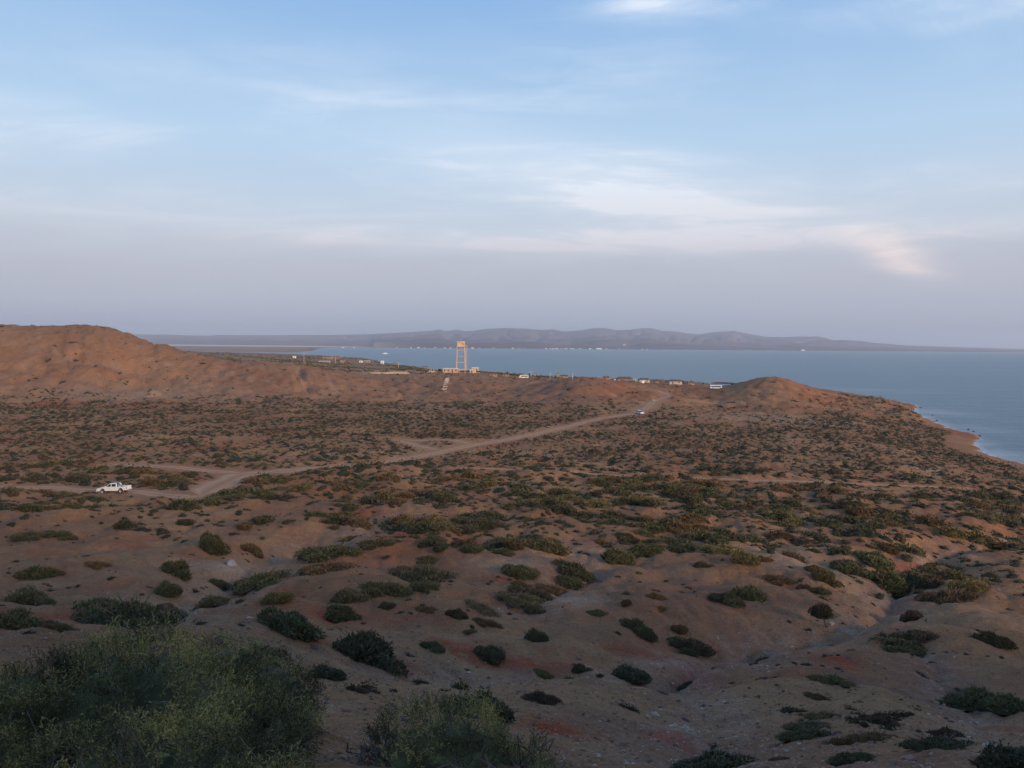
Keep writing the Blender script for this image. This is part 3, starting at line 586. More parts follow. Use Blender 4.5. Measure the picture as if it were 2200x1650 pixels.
# px, base py, width px, height px, hue, lean (deg, clockwise in plan), label
HAND = [
 (60,1161,62,14,'dark',0,'thin dark bush at the left edge on pale ground above the slope'), (137,1161,50,17,'dark',0,'small dark mound of scrub just right of the thin one at the left edge'),
 (456,1193,74,42,'green',25,'dark green bush leaning down the bank above the left gully'), (536,1189,62,22,'brown',20,'brown bush right beside the leaning green one at the left gully'),
 (380,1244,84,42,'green',30,'long green bush slanting down the bare pinkish slope'), (712,1206,122,26,'green',0,'wide flat green bush on the slope left of centre'),
 (70,1243,66,24,'green',0,'domed green bush on bare ground near the left edge'), (126,1236,28,7,'brown',0,'tiny brown tuft beside the domed bush near the left edge'), (205,1220,44,8,'brown',0,'flat brown tuft alone on the bare pink hummock'),
 (46,1314,94,68,'grey',0,'large grey green shrub against the left edge'), (28,1364,92,74,'olive',0,'bright olive shrub at the left edge in front of the grey one'),
 (350,1288,68,42,'green',20,'rounded green bush under the long slanting one'), (553,1264,108,24,'green',0,'broad low dome of green scrub right of the left gully mouth'),
 (520,1278,36,12,'brown',0,'small brown scrub under the broad low dome'), (471,1266,44,18,'dark',0,'dark scrub sunk in the bottom of the left gully'),
 (446,1316,86,40,'grey',10,'grey green arching bush at the foot of the left gully'), (358,1315,44,20,'brown',0,'brown bush left of the arching gully bush'),
 (584,1301,78,26,'olive',0,'small olive bush on the red stony bank'), (268,1356,206,50,'green',5,'very wide dark green bush directly above the big foreground shrub'), (125,1358,62,18,'brown',0,'brown leafless scrub by the left foreground shrub'),
 (618,1370,142,58,'green',12,'large green bush on the red stony slope'), (776,1438,170,88,'dark',10,'largest sprawling dark bush on the red slope'), (602,1420,42,32,'brown',0,'little brown round bush beside the big shrub'), (688,1463,98,36,'dark',0,'dark bush at the head of the gravel spur'),
 (752,1164,38,14,'brown',0,'small brown bush above the wide flat bush'), (812,1178,70,19,'dark',0,'oval dark bush alone on the open slope'), (940,1168,44,16,'dark',0,'dark bush on a patch of red soil'), (705,1234,104,22,'brown',0,'ragged brown scrub below the wide flat bush'),
 (920,1214,62,20,'dark',0,'dark bush on violet soil, upper of a pair'), (916,1227,48,12,'green',0,'flat green bush, lower of the pair on violet soil'),
 (905,1254,124,26,'dark',10,'long dark bush in the middle of the red slope'), (832,1286,112,32,'green',15,'long green bush running down the red slope'), (914,1272,64,24,'green',5,'green bush under the long dark one'),
 (742,1304,84,42,'grey',0,'grey green bush, upper of the stack on the slope'), (738,1338,82,36,'green',8,'green bush, lower of the stack on the slope'), (826,1311,48,18,'green',20,'small green bush among red stones'),
 (916,1318,48,14,'brown',15,'straggling brown scrub on stony ground'), (984,1335,52,30,'dark',15,'compact dark bush on stony ground'), (1034,1317,72,20,'grey',12,'long grey bush uphill of the compact dark one'),
 (1050,1350,62,17,'brown',15,'thin brown bush on the middle slope'), (1011,1361,32,10,'brown',0,'scrap of brown scrub on the middle slope'), (1146,1386,64,38,'dark',25,'dark tilted bush alone on grey ground'),
 (1368,1366,78,40,'dark',28,'dark bush slanting down towards the gully'), (932,1403,54,27,'blue',5,'blue green bush on bright red soil'), (1053,1431,72,56,'blue',0,'tall grey bush with bristling stems beside the gully'),
 (1245,1450,44,30,'dark',0,'round dark bush on the far lip of the gully'), (1170,1455,46,14,'olive',0,'pale straw tuft beside the gully'), (1346,1466,102,36,'dark',10,'broad dark bush on the lip of the gully'),
 (1158,1514,78,32,'purple',5,'purplish leafless bush on the gravel'), (1035,1563,158,82,'dark',12,'dark bush right behind the bottom centre shrub'),
 (1120,1246,82,30,'green',12,'green bush on the yellowish slope in the centre'), (1115,1262,48,17,'brown',0,'brown bush tucked below the green one on the yellowish slope'),
 (1236,1242,92,34,'dark',4,'bold dark bush on the yellowish slope'), (1215,1264,74,24,'green',0,'green bush just below the bold dark one'), (1188,1275,64,12,'brown',0,'sprawling brown scrub near the pale patch'),
 (1146,1291,88,24,'dark',4,'flat dark bush by the pale grey patch'), (1122,1300,94,15,'grey',0,'thin grey bush under the flat dark one'), (1145,1322,48,23,'dark',0,'small round dark bush below the thin grey one'),
 (1285,1327,48,18,'green',0,'small bush on grey ground right of centre'), (1343,1305,28,17,'dark',0,'tiny dark bush standing on grey ground'), (1406,1289,40,17,'brown',0,'small brown bush on grey lavender ground'), (1421,1315,34,10,'brown',0,'scrap of scrub below the small brown bush'), (1462,1363,38,20,'brown',10,'faded brown bush above the gully'),
 (1290,1171,36,15,'brown',0,'small bush at the edge of the dense scrub'), (1350,1166,52,19,'dark',8,'dark bush at the edge of the dense scrub'), (1320,1219,92,42,'green',-18,'rich green bush in the dip, left of two'), (1376,1201,84,32,'green',-10,'rich green bush in the dip, right of two'),
 (1085,1195,46,18,'dark',0,'little dark bush under the dense row of scrub'), (1015,1190,52,20,'dark',8,'dark bush left of the little one under the dense row'),
 (1508,1223,42,19,'dark',8,'small dark bush alone on the right slope'), (1556,1191,80,22,'olive',5,'olive bush at the top of the pale sandy slope'), (1594,1218,74,34,'olive',15,'olive bush spilling down the pale sandy slope'), (1636,1208,38,16,'brown',8,'brown bush on the pale sandy slope'),
 (1568,1307,72,36,'dark',20,'dark bush, left of a touching pair on the right slope'), (1614,1299,76,40,'green',5,'green dome, right of a touching pair on the right slope'),
 (1772,1257,62,34,'olive',25,'olive bush slanting on the shoulder of the ravine'), (1752,1232,38,18,'brown',15,'brown bush at the top of the ravine shoulder'), (1682,1256,54,12,'brown',5,'low brown scrub left of the ravine'), (1723,1268,28,15,'purple',0,'small purplish bush left of the ravine'), (1765,1279,44,18,'green',10,'small green bush below the ravine shoulder'),
 (1962,1336,46,24,'purple',-10,'dim bush in the hollow beyond the ravine'), (1832,1243,76,36,'green',15,'green bush on the left bank of the ravine'), (1884,1226,76,40,'green',0,'dark green bush at the head of the ravine'), (1908,1280,96,46,'green',-8,'deep green thicket filling the ravine bottom'), (1962,1262,96,32,'dark',-12,'dark bush on the right bank of the ravine'),
 (2052,1299,92,27,'purple',5,'oval dark bush right of the ravine'), (2090,1272,74,24,'yellow',10,'yellowish bush above the oval dark one'), (1495,1411,88,26,'dark',0,'dark bush lying in the gully bed'), (1943,1410,98,30,'dark',4,'dark bush, lower of two on the right slope'), (1976,1386,78,23,'dark',4,'dark bush, upper of two on the right slope'),
 (2130,1392,66,34,'dark',15,'dark bush by the right edge of the slope'), (1736,1432,22,8,'dark',0,'tiny dark tuft on the open right slope'), (1795,1474,78,22,'olive',10,'pale green bush on the open right slope'), (1475,1476,32,9,'dark',0,'dark scrap of scrub by the red bank'),
 (1895,1566,72,34,'purple',12,'purplish bush on the lower right slope'), (1762,1505,46,10,'brown',5,'brown scrap in the middle of the lower right slope'), (2115,1538,128,62,'green',28,'long dark green bush slanting down at the right edge'),
 (1776,1546,62,12,'olive',5,'thin olive scrub on the lower right slope'), (1742,1571,80,20,'green',4,'green bush, upper of the stacked pair low on the right'), (1742,1591,94,18,'green',2,'green bush, lower of the stacked pair low on the right'), (1882,1596,84,22,'brown',12,'brownish bush below the purplish one'), (1802,1606,64,20,'brown',10,'faded bush between the stacked pair and the bottom edge'),
 (1822,1641,80,24,'green',10,'low green bush near the bottom edge on the right'), (2040,1591,62,28,'purple',20,'purplish bush near the lower right corner'), (2022,1613,108,30,'dark',25,'long dark bush slanting near the lower right corner'), (1680,1636,38,10,'brown',0,'scrap of brown scrub at the bottom edge'),
 (1545,1672,170,56,'dark',0,'dark bush cut by the bottom edge'), (2165,1668,140,60,'dark',5,'dark bush cut by the lower right corner')]
occ = []                                           # (x, y, radius) already taken
def put_bush(x, y, rad, hgt, hue, rz, label, group, mesh, mh, stems=True, name='scrub_bush'):
    zs = float(Hg(x, y)); e = rad*.6
    o = link(name, mesh, None, (x, y, zs))
    n = Vector((-(float(Hg(x+e, y))-float(Hg(x-e, y)))/(2*e), -(float(Hg(x, y+e))-float(Hg(x, y-e)))/(2*e), 1)).normalized()
    q = Vector((0, 0, 1)).rotation_difference(n)
    from mathutils import Quaternion
    o.rotation_mode = 'QUATERNION'; o.rotation_quaternion = Quaternion().slerp(q, .85) @ Quaternion((0, 0, 1), rz)
    o.scale = (rad[0] if isinstance(rad, tuple) else rad, (rad[1] if isinstance(rad, tuple) else rad), hgt/mh)
    v = random.uniform(.85, 1.15); h = [c_*(1.75 if group == GN else 1.15) for c_ in HUE[hue]]; o.color = (h[0]*v, h[1]*v, h[2]*v, 1)  # near-slope bushes coloured lighter to make up for the shade there
    tag(o, label, 'bush', group)
    if stems:
        c = link('branches', random.choice(TWV), o)
    occ.append((x, y, rad)); return o
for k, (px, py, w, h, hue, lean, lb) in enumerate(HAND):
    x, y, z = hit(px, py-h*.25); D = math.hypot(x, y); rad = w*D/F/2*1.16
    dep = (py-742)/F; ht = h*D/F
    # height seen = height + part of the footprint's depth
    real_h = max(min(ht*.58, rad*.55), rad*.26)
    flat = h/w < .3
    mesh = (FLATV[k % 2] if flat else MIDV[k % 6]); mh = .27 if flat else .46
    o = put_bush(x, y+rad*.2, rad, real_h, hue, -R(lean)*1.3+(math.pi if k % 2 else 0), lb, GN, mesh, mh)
    o.scale[1] = rad*(.62 if abs(lean) > 14 else .8)
# --- the rest of the valley: scattered by how dense the scrub is in each part
def dens(px, py, y):
    d = np.interp(py, [770, 800, 845, 866, 890, 930, 1000, 1040, 1110, 1150, 1180, 1200], [.5, .12, .10, .28, .58, .66, .64, .52, .62, .46, .24, .0])
    hill = (py < 850) & (px < 900) & (y < 520); d = np.where(hill, .075, d)
    top = np.interp(px, [0, 300, 600, 900, 1100, 1300, 1500, 1650, 1780, 1900, 2200], [848, 868, 850, 868, 862, 876, 898, 910, 880, 855, 850])
    top = top+14*perlin(px/60, px*0+3); fade = sst(py, top-8, top+26); lowd = np.where(px > 820, .06, .045); d = np.where((y < 520) & (px < 1760), lowd*(1-fade)+d*fade, d)
    d = np.where((px > 1800) & (py < 1000) & (y < 520), .75, d)
    d = np.where((px < 700) & (py > 1080), d*np.interp(py, [1080, 1110, 1200], [1, .25, .0]), d)
    d = np.where((px > 1250) & (py > 1100), np.interp(py, [1100, 1160, 1210], [.7, .45, .0])*(1+.0*px), d)
    d = np.where((px > 1780) & (py > 1100) & (py < 1290), np.interp(py, [1100, 1200, 1260, 1290], [.7, .8, .35, 0])*np.interp(px, [1780, 1900, 2200], [.3, 1, .8]), d)
    d = np.where((px > 930) & (px < 1230) & (py > 1110) & (py < 1178), .75, d)
    return d
def scatter():
    out = []; n = 150000
    y = np.where(RNG.random(n) < .72, np.sqrt(RNG.uniform(70**2, 345**2, n)), np.sqrt(RNG.uniform(345**2, 620**2, n))); x = y*RNG.uniform(-.70, .70, n); z = Hg(x, y)
    px, py = project(x, y, z)
    cl = .70+1.05*np.clip(fbm(x/13, y/13, 3)+.15, -.6, .8)+.35*perlin(x/60+4, y/60)
    pr = dens(px, py, y)*np.clip(cl, .1, 1.6)
    keep = RNG.random(n) < pr*1.0
    rd = RNG.lognormal(math.log(1.22), .38, n)*np.where(y > 300, 1.1, 1.0)
    keep &= z > 1.2
    x, y, z, px, py, rd, cl = (a[keep] for a in (x, y, z, px, py, rd, cl)); rd = np.clip(rd*np.clip(cl, .6, 1.25), .4, 2.9); rd = np.where(pr[keep] < .07, rd*.82, rd)
    for nm, lb, w, wp in road_paths:
        ok = segdist(x, y, wp) > w*1.35+rd*.95; x, y, z, px, py, rd = (a[ok] for a in (x, y, z, px, py, rd))
    for bx, by, r in PADS:
        ok = np.hypot(x-bx, y-by) > r+rd; x, y, z, px, py, rd = (a[ok] for a in (x, y, z, px, py, rd))
    for bx, by, r in occ:
        ok = np.hypot(x-bx, y-by) > (r+rd)*.75; x, y, z, px, py, rd = (a[ok] for a in (x, y, z, px, py, rd))
    # thin out overlaps with a coarse grid
    order = np.argsort(-rd); cell = {}; sel = []
    for i in order:
        cx, cy = int(x[i]//3), int(y[i]//3); bad = False
        for a in (-1, 0, 1):
            for b_ in (-1, 0, 1):
                for j in cell.get((cx+a, cy+b_), ()):
                    if (x[i]-x[j])**2+(y[i]-y[j])**2 < (.60*(rd[i]+rd[j]))**2: bad = True
        if not bad: cell.setdefault((cx, cy), []).append(i); sel.append(i)
    sel = np.array(sel); return [a[sel] for a in (x, y, z, px, py, rd)]
TUFT = True
PADS = []
for px, py, r in ((245, 1056, 3.5), (1125, 812, 6), (1538, 835, 6), (1374, 889, 4), (985, 801, 17), (1403, 860, 3), (832, 801, 30), (960, 825, 5), (1642, 906, 2), (1775, 1345, 1.5)):
    x, y, z = hit(px, py); PADS.append((x, y, r))
sx_, sy_, sz_, spx, spy, srd = scatter()
vis = (spx > -40) & (spx < 2240) & (spy < 1700)
ty_ = np.sqrt(RNG.uniform(16**2, 100**2, 1100)); tx_ = ty_*RNG.uniform(-.72, .72, 1100); kq = (fbm(tx_/9, ty_/9, 2) > -.02) & (np.hypot(tx_, ty_) > 15)
for bx, by, r_ in occ: kq &= np.hypot(tx_-bx, ty_-by) > r_*.9
tx_, ty_ = tx_[kq], ty_[kq]; tr_ = np.clip(RNG.lognormal(math.log(.30), .45, len(tx_)), .1, .61); tz_ = Hg(tx_, ty_); tpx, tpy = project(tx_, ty_, tz_)
sx_, sy_, sz_, spx, spy, srd = (np.concatenate([a, b]) for a, b in ((sx_, tx_), (sy_, ty_), (sz_, tz_), (spx, tpx), (spy, tpy), (srd, tr_)))
vis = (spx > -40) & (spx < 2240) & (spy < 1700)
size = np.where(vis & (srd > .62), srd/sy_, 0); order = np.argsort(-size); ind = order[:max(0, 298-len(HAND))]; rest = order[len(ind):]
ind = ind[size[ind] > 0]
hues = ['dark', 'green', 'brown', 'dark', 'olive', 'green', 'brown', 'grey']
hn = perlin(sx_/30+7, sy_/30)
def hue_of(i):
    return hues[int((hn[i]*3.0+RNG.random()*6+8)) % 8]
def zone(px, py):
    if px < 560: return 'west'
    if px > 1700: return 'east'
    return 'mid'
COLW = ['at left edge', 'far left', 'left', 'mid left', 'centre left', 'centre', 'centre right', 'mid right', 'right', 'far right', 'at right edge']
def rowword(py):
    for lim, w_ in ((900, 'below the hills'), (965, 'level with the lower cape'), (1010, 'beside the middle road'), (1040, 'just above pickup level'), (1066, 'level with the pickup truck'), (1095, 'just below pickup level'), (1125, 'well below pickup level'), (1160, 'above the bare near slope'), (1200, 'on the upper near slope'), (1245, 'at ravine level')):
        if py < lim: return w_
    return 'low on the near slope'
seen = {}
WORD = {'dark': 'dark', 'green': 'green', 'brown': 'brownish', 'olive': 'olive', 'grey': 'grey green'}
for i in ind:
    hu = hue_of(i); asp = random.choice([.68, .85, 1.0]); hr = random.choice([.28, .36, .44])
    lb = '%s %s %s scrub bush %s, %s' % ('broad' if srd[i] > 2.1 else ('medium' if srd[i] > 1.5 else 'small'), {.68: 'long', .85: 'oval', 1.0: 'round'}[asp], WORD[hu], rowword(spy[i]), COLW[int(np.clip(round(spx[i]/220), 0, 10))])
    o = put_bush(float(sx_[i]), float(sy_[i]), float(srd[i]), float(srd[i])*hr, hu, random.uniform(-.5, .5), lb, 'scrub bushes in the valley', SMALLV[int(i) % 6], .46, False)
    o.scale[1] *= asp
bylab = {}
for o in list(COL.objects):
    if o.get('group') in ('scrub bushes in the valley',): bylab.setdefault(o['label'], []).append(o)
for lb, os_ in bylab.items():
    if len(os_) > 1:
        os_.sort(key=lambda o: o.location.x/o.location.y)
        for k, o in enumerate(os_): o['label'] = ('left of two: ' if k == 0 else 'right of two: ')+lb if len(os_) == 2 else ('first', 'second', 'third', 'fourth', 'fifth', 'sixth', 'seventh', 'eighth')[min(k, 7)]+' from left, '+lb
# all smaller ones: one mass
LOWV = [mound(2, 1, 30, .13, 500+i, (6, 2), .44, .6, .6) for i in range(5)]+[mound(1, 1, 11, .17, 520+i, (6, 1), .44, .6, .75) for i in range(5)]
TUFTV = [mound(3, 1, 110, .11, 560+i, (7, 2), .5, .6, .45) for i in range(3)]
def merged(ids, name):
    Vs, Fs, Ts, Cs, k = [], [], [], [], 0
    for i in ids:
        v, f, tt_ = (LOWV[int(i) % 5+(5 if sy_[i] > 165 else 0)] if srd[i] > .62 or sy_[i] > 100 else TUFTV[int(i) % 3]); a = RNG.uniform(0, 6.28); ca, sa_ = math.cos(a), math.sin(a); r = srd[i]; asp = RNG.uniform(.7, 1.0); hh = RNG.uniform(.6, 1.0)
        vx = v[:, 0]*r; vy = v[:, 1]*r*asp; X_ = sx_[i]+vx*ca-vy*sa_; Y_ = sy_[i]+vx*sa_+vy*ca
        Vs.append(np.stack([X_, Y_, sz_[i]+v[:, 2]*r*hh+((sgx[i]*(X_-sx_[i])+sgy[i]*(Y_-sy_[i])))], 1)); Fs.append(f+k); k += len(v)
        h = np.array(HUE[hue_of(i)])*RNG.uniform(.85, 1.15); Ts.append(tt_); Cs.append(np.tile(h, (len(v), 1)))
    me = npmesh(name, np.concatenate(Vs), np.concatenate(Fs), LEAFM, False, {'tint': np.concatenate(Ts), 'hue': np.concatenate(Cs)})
    return link(name, me)
sgx = (Hg(sx_+.8, sy_)-Hg(sx_-.8, sy_))/1.6; sgy = (Hg(sx_, sy_+.8)-Hg(sx_, sy_-.8))/1.6
m = LEAF.copy(); m.name = 'scrub_foliage_mass'; LEAFM = m
tr = m.node_tree
for nd in tr.nodes:
    if nd.type == 'OBJECT_INFO':
        a = tr.nodes.new('ShaderNodeAttribute'); a.attribute_name = 'hue'
        for l in list(nd.outputs['Color'].links): tr.links.new(a.outputs['Color'], l.to_socket)
print('BUSHES', len(sx_), 'individual', len(ind), 'mass', len(rest))
b_ = merged(rest[size[rest] > 0] if False else rest, 'scrubland')
tag(b_, 'low scrub covering the valley floor and hill slopes beyond the larger bushes', 'scrub', kind='stuff')
# far coastal scrub behind the hills
def far_scrub():
    n = 9000; y = np.exp(RNG.uniform(math.log(600), math.log(1900), n)); x = y*RNG.uniform(-.5, .12, n); z = Hg(x, y); cl = fbm(x/60, y/90, 3)
    k = (z > 2.5) & (RNG.random(n) < .35+.9*cl); x, y, z = x[k], y[k], z[k]; v, f, tt_ = mound(1, 1, 8, .4, 900, (6, 2), .42)
    r = RNG.uniform(1.5, 4.0, len(x)); V = v[None]*r[:, None, None]; V[:, :, 0] += x[:, None]; V[:, :, 1] += y[:, None]; V[:, :, 2] = V[:, :, 2]*.7+z[:, None]
    Fx = f[None]+np.arange(len(x))[:, None, None]*len(v)
    h = np.array([HUE[random.choice(hues)] for _ in range(len(x))]); h = np.repeat(h, len(v), 0)*1.1
    me = npmesh('coastal_scrub', V.reshape(-1, 3), Fx.reshape(-1, f.shape[1]), LEAFM, False, {'tint': np.tile(tt_, len(x)), 'hue': h})
    tag(link('coastal_scrub', me), 'dark scrub on the coastal plain behind the hills', 'scrub', kind='stuff')
far_scrub()
# ---------------------------------------------------------------- big thorny shrubs in the foreground
def sprig(g):
    """zigzag twig about 1 long with short side twigs and narrow leaves: list of thin quads"""
    Q = []; T = []
    p = np.zeros(3); d = np.array([0, 0, 1.0])
    def strip(a, b, w, t0, s):
        e = np.cross(b-a, s); e = e/(np.linalg.norm(e)+1e-9)*w; Q.append((a-e, a+e, b+e*.6, b-e*.6)); T.append(t0)
    for k in range(5):
        d = d+g.normal(0, .30, 3); d /= np.linalg.norm(d); q = p+d*.2; strip(p, q, .011, .45, g.normal(0, 1, 3)); 
        for j in range(2):
            sd = d*.5+g.normal(0, .8, 3); sd /= np.linalg.norm(sd); b0 = p+(q-p)*g.random(); b1 = b0+sd*g.uniform(.10, .22); strip(b0, b1, .007, .6, g.normal(0, 1, 3))
            for l in range(2):
                ld = sd+g.normal(0, .8, 3); ld /= np.linalg.norm(ld); c0 = b0+(b1-b0)*g.uniform(.3, 1); strip(c0, c0+ld*g.uniform(.06, .12), .0155, g.uniform(.6, 1), g.normal(0, 1, 3))
        p = q
    return np.array(Q).reshape(-1, 3), np.repeat(np.array(T), 4)
INNER = simple('core_shade', (.020, .018, .010), .95, .6, 10, bump=1.0)  # near-black shade colour for the shrub cores, not assigned
def frame(n, g):
    a = np.cross(n, g.normal(0, 1, (len(n), 3))); a /= np.linalg.norm(a, axis=1)[:, None]; return a, np.cross(n, a)
def big_bush(name, lobes, nsp, size, seed, label, ybias=0.0, dry=.25):
    g = np.random.default_rng(seed); SP = [sprig(g) for _ in range(8)]
    w = np.array([l[3]*l[5] for l in lobes]); w /= w.sum(); li = g.choice(len(lobes), nsp, p=w); L = np.array(lobes)[li]
    th = g.uniform(0, 6.28, nsp); sp = g.uniform(-.1, 1, nsp)**1; cp = np.sqrt(np.clip(1-sp**2, 0, 1))
    n = np.stack([cp*np.cos(th), cp*np.sin(th), sp], 1)
    depth = .97-np.abs(g.normal(0, .07, nsp)); lump = 1+.16*fbm(n[:, 0]*2.2+L[:, 0]*3, n[:, 1]*2.2+n[:, 2]*3+L[:, 1], 3)
    P = L[:, :3]+n*np.stack([L[:, 3], L[:, 4], L[:, 5]], 1)*(depth*lump)[:, None]
    gz = Hg(P[:, 0], P[:, 1]); ok = P[:, 2] > gz; P, n, depth = P[ok], n[ok], depth[ok]
    # leave hollows so that the core, tinted dark for shade, shows
    hol = fbm(P[:, 0]*2.1+3, P[:, 2]*2.6+P[:, 1]*1.4, 2); ok = (hol > -.55) | (depth < .85); P, n, depth, hol = P[ok], n[ok], depth[ok], hol[ok]
    d = n*[1, 1, 1]+np.array([0, 0, .45])+g.normal(0, .40, (len(n), 3)); d /= np.linalg.norm(d, axis=1)[:, None]
    a, b = frame(d, g); s = size*g.uniform(.6, 1.5, len(P))
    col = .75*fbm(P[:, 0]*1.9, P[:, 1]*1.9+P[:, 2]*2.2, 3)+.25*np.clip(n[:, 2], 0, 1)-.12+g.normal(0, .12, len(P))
    Vs, Ts = [], []
    for k in range(8):
        m_ = np.arange(len(P)) % 8 == k; v, tq = SP[k]
        X_ = P[m_][:, None]+s[m_][:, None, None]*(v[None, :, 0:1]*a[m_][:, None]+v[None, :, 1:2]*b[m_][:, None]+v[None, :, 2:3]*d[m_][:, None])
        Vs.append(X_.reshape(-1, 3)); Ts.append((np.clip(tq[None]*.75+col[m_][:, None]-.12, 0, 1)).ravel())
    V = np.concatenate(Vs); T = np.concatenate(Ts); Fq = np.arange(len(V)).reshape(-1, 4)
    x0, y0 = lobes[0][0], lobes[0][1]; root = link(name, None, None, (x0, y0, float(Hg(x0, y0)))); off = np.array(root.location)
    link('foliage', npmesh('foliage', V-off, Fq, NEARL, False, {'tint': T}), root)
    cv, cf, kk = [], [], 0
    for l in lobes:
        import bmesh
        bm = bmesh.new(); bmesh.ops.create_icosphere(bm, subdivisions=4, radius=1)
        c = np.array([v.co for v in bm.verts]); f_ = np.array([[v.index for v in f.verts] for f in bm.faces]); bm.free()
        lu = .80+.10*fbm(c[:, 0]*3+l[0], c[:, 1]*3+c[:, 2]*2, 3)+g.normal(0, .035, len(c)); cv.append(c*lu[:, None]*[l[3], l[4], l[5]]+[l[0], l[1], l[2]]); cf.append(f_+kk); kk += len(c)
    cv = np.concatenate(cv); link('shaded_core', npmesh('shaded_core', cv-off, np.concatenate(cf), NEARL, False, {'tint': np.clip(.12+.35*fbm(cv[:, 0]*9, cv[:, 1]*9+cv[:, 2]*11, 3)+g.normal(0, .10, len(cv)), 0, .6)}), root)  # solid foliage core, its darker tint stands in for shade inside the shrub
    mb = MB()
    for i in range(int(nsp*.02)):
        l = lobes[g.integers(len(lobes))]; th = g.uniform(0, 6.28); e = g.uniform(.15, 1); c = math.sqrt(1-e*e*.98); rr_ = g.uniform(.85, 1.06)
        tip = np.array([l[0]+l[3]*rr_*c*math.cos(th), l[1]+l[4]*rr_*c*math.sin(th), l[2]+l[5]*rr_*e]); bs = np.array([l[0], l[1], float(Hg(l[0], l[1]))])
        p = bs; 
        for k in range(4):
            q = bs+(tip-bs)*(k+1)/4+g.normal(0, .09, 3)*(k < 3)+np.array([0, 0, .12*math.sin(math.pi*(k+1)/4)]); mb.bar(p-off, q-off, .0075-.0013*k, 4); p = q
        for k in range(3):
            q = tip+g.normal(0, .07, 3)+np.array([0, 0, .06]); mb.bar(tip-off, q-off, .0035, 3)
    mb.build('branches', BARK, root)
    tag(root, label, 'shrub', 'large thorny shrubs in the foreground')
    return root
def lobe(px, py, D, rx, ry, rz, dz=0.0):
    """lobe whose middle is seen at px,py from distance D (metres)"""
    d = ray([px], [py])[0]; d = d/d[1]*D; return (d[0], d[1], CAMZ+d[2]+dz, rx, ry, rz)
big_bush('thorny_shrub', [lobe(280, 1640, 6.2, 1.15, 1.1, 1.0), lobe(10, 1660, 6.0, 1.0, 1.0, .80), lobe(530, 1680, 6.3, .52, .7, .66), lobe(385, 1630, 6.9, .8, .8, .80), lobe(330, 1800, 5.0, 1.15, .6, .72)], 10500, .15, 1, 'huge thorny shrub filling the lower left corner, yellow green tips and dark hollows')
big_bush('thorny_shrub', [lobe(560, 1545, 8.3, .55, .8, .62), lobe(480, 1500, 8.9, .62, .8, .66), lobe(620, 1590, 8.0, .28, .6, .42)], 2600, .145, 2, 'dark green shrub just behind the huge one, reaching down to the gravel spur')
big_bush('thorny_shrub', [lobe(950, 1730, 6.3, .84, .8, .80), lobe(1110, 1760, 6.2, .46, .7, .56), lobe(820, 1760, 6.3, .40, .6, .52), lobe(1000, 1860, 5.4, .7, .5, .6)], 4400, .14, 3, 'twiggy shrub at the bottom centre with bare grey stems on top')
# ---------------------------------------------------------------- small tree and dead shrub
LEAF_TREE = LEAF
def little_tree(px, py, h, label, cat, bare=False):
    x, y, z = hit(px, py); root = link('small_tree' if not bare else 'bare_shrub', None, None, (x, y, z-.05)); g = np.random.default_rng(int(px)); mb = MB()
    top = (-.25*h, 0, h*.55); mb.bar((0, 0, 0), (-.1*h, 0, h*.3), .07, 5); mb.bar((-.1*h, 0, h*.3), top, .05, 5)
    for i in range(9):
        e = (top[0]+g.normal(0, .28)*h*.5, g.normal(0, .2)*h*.5, h*g.uniform(.6, .95)); mb.bar((-.12*h, 0, h*g.uniform(.3, .5)), e, .022, 4)
    mb.build('trunk' if not bare else 'stems', BARK, root)
    if not bare:
        v, f, tt_ = mound(5, 1, 2200, .07, 77, (10, 3), .5); v = v*[h*.48, h*.42, h*.75]+[-.18*h, 0, h*.42]
        link('crown', npmesh('crown', v, f, LEAF, False, {'tint': tt_}), root)
    tag(root, label, cat); return root
little_tree(1776, 1347, 2.3, 'small tree with a thin bare trunk leaning over the gully', 'tree')
little_tree(1642, 907, 2.2, 'bare upright shrub alone on the flat below the cape hill', 'shrub', True)
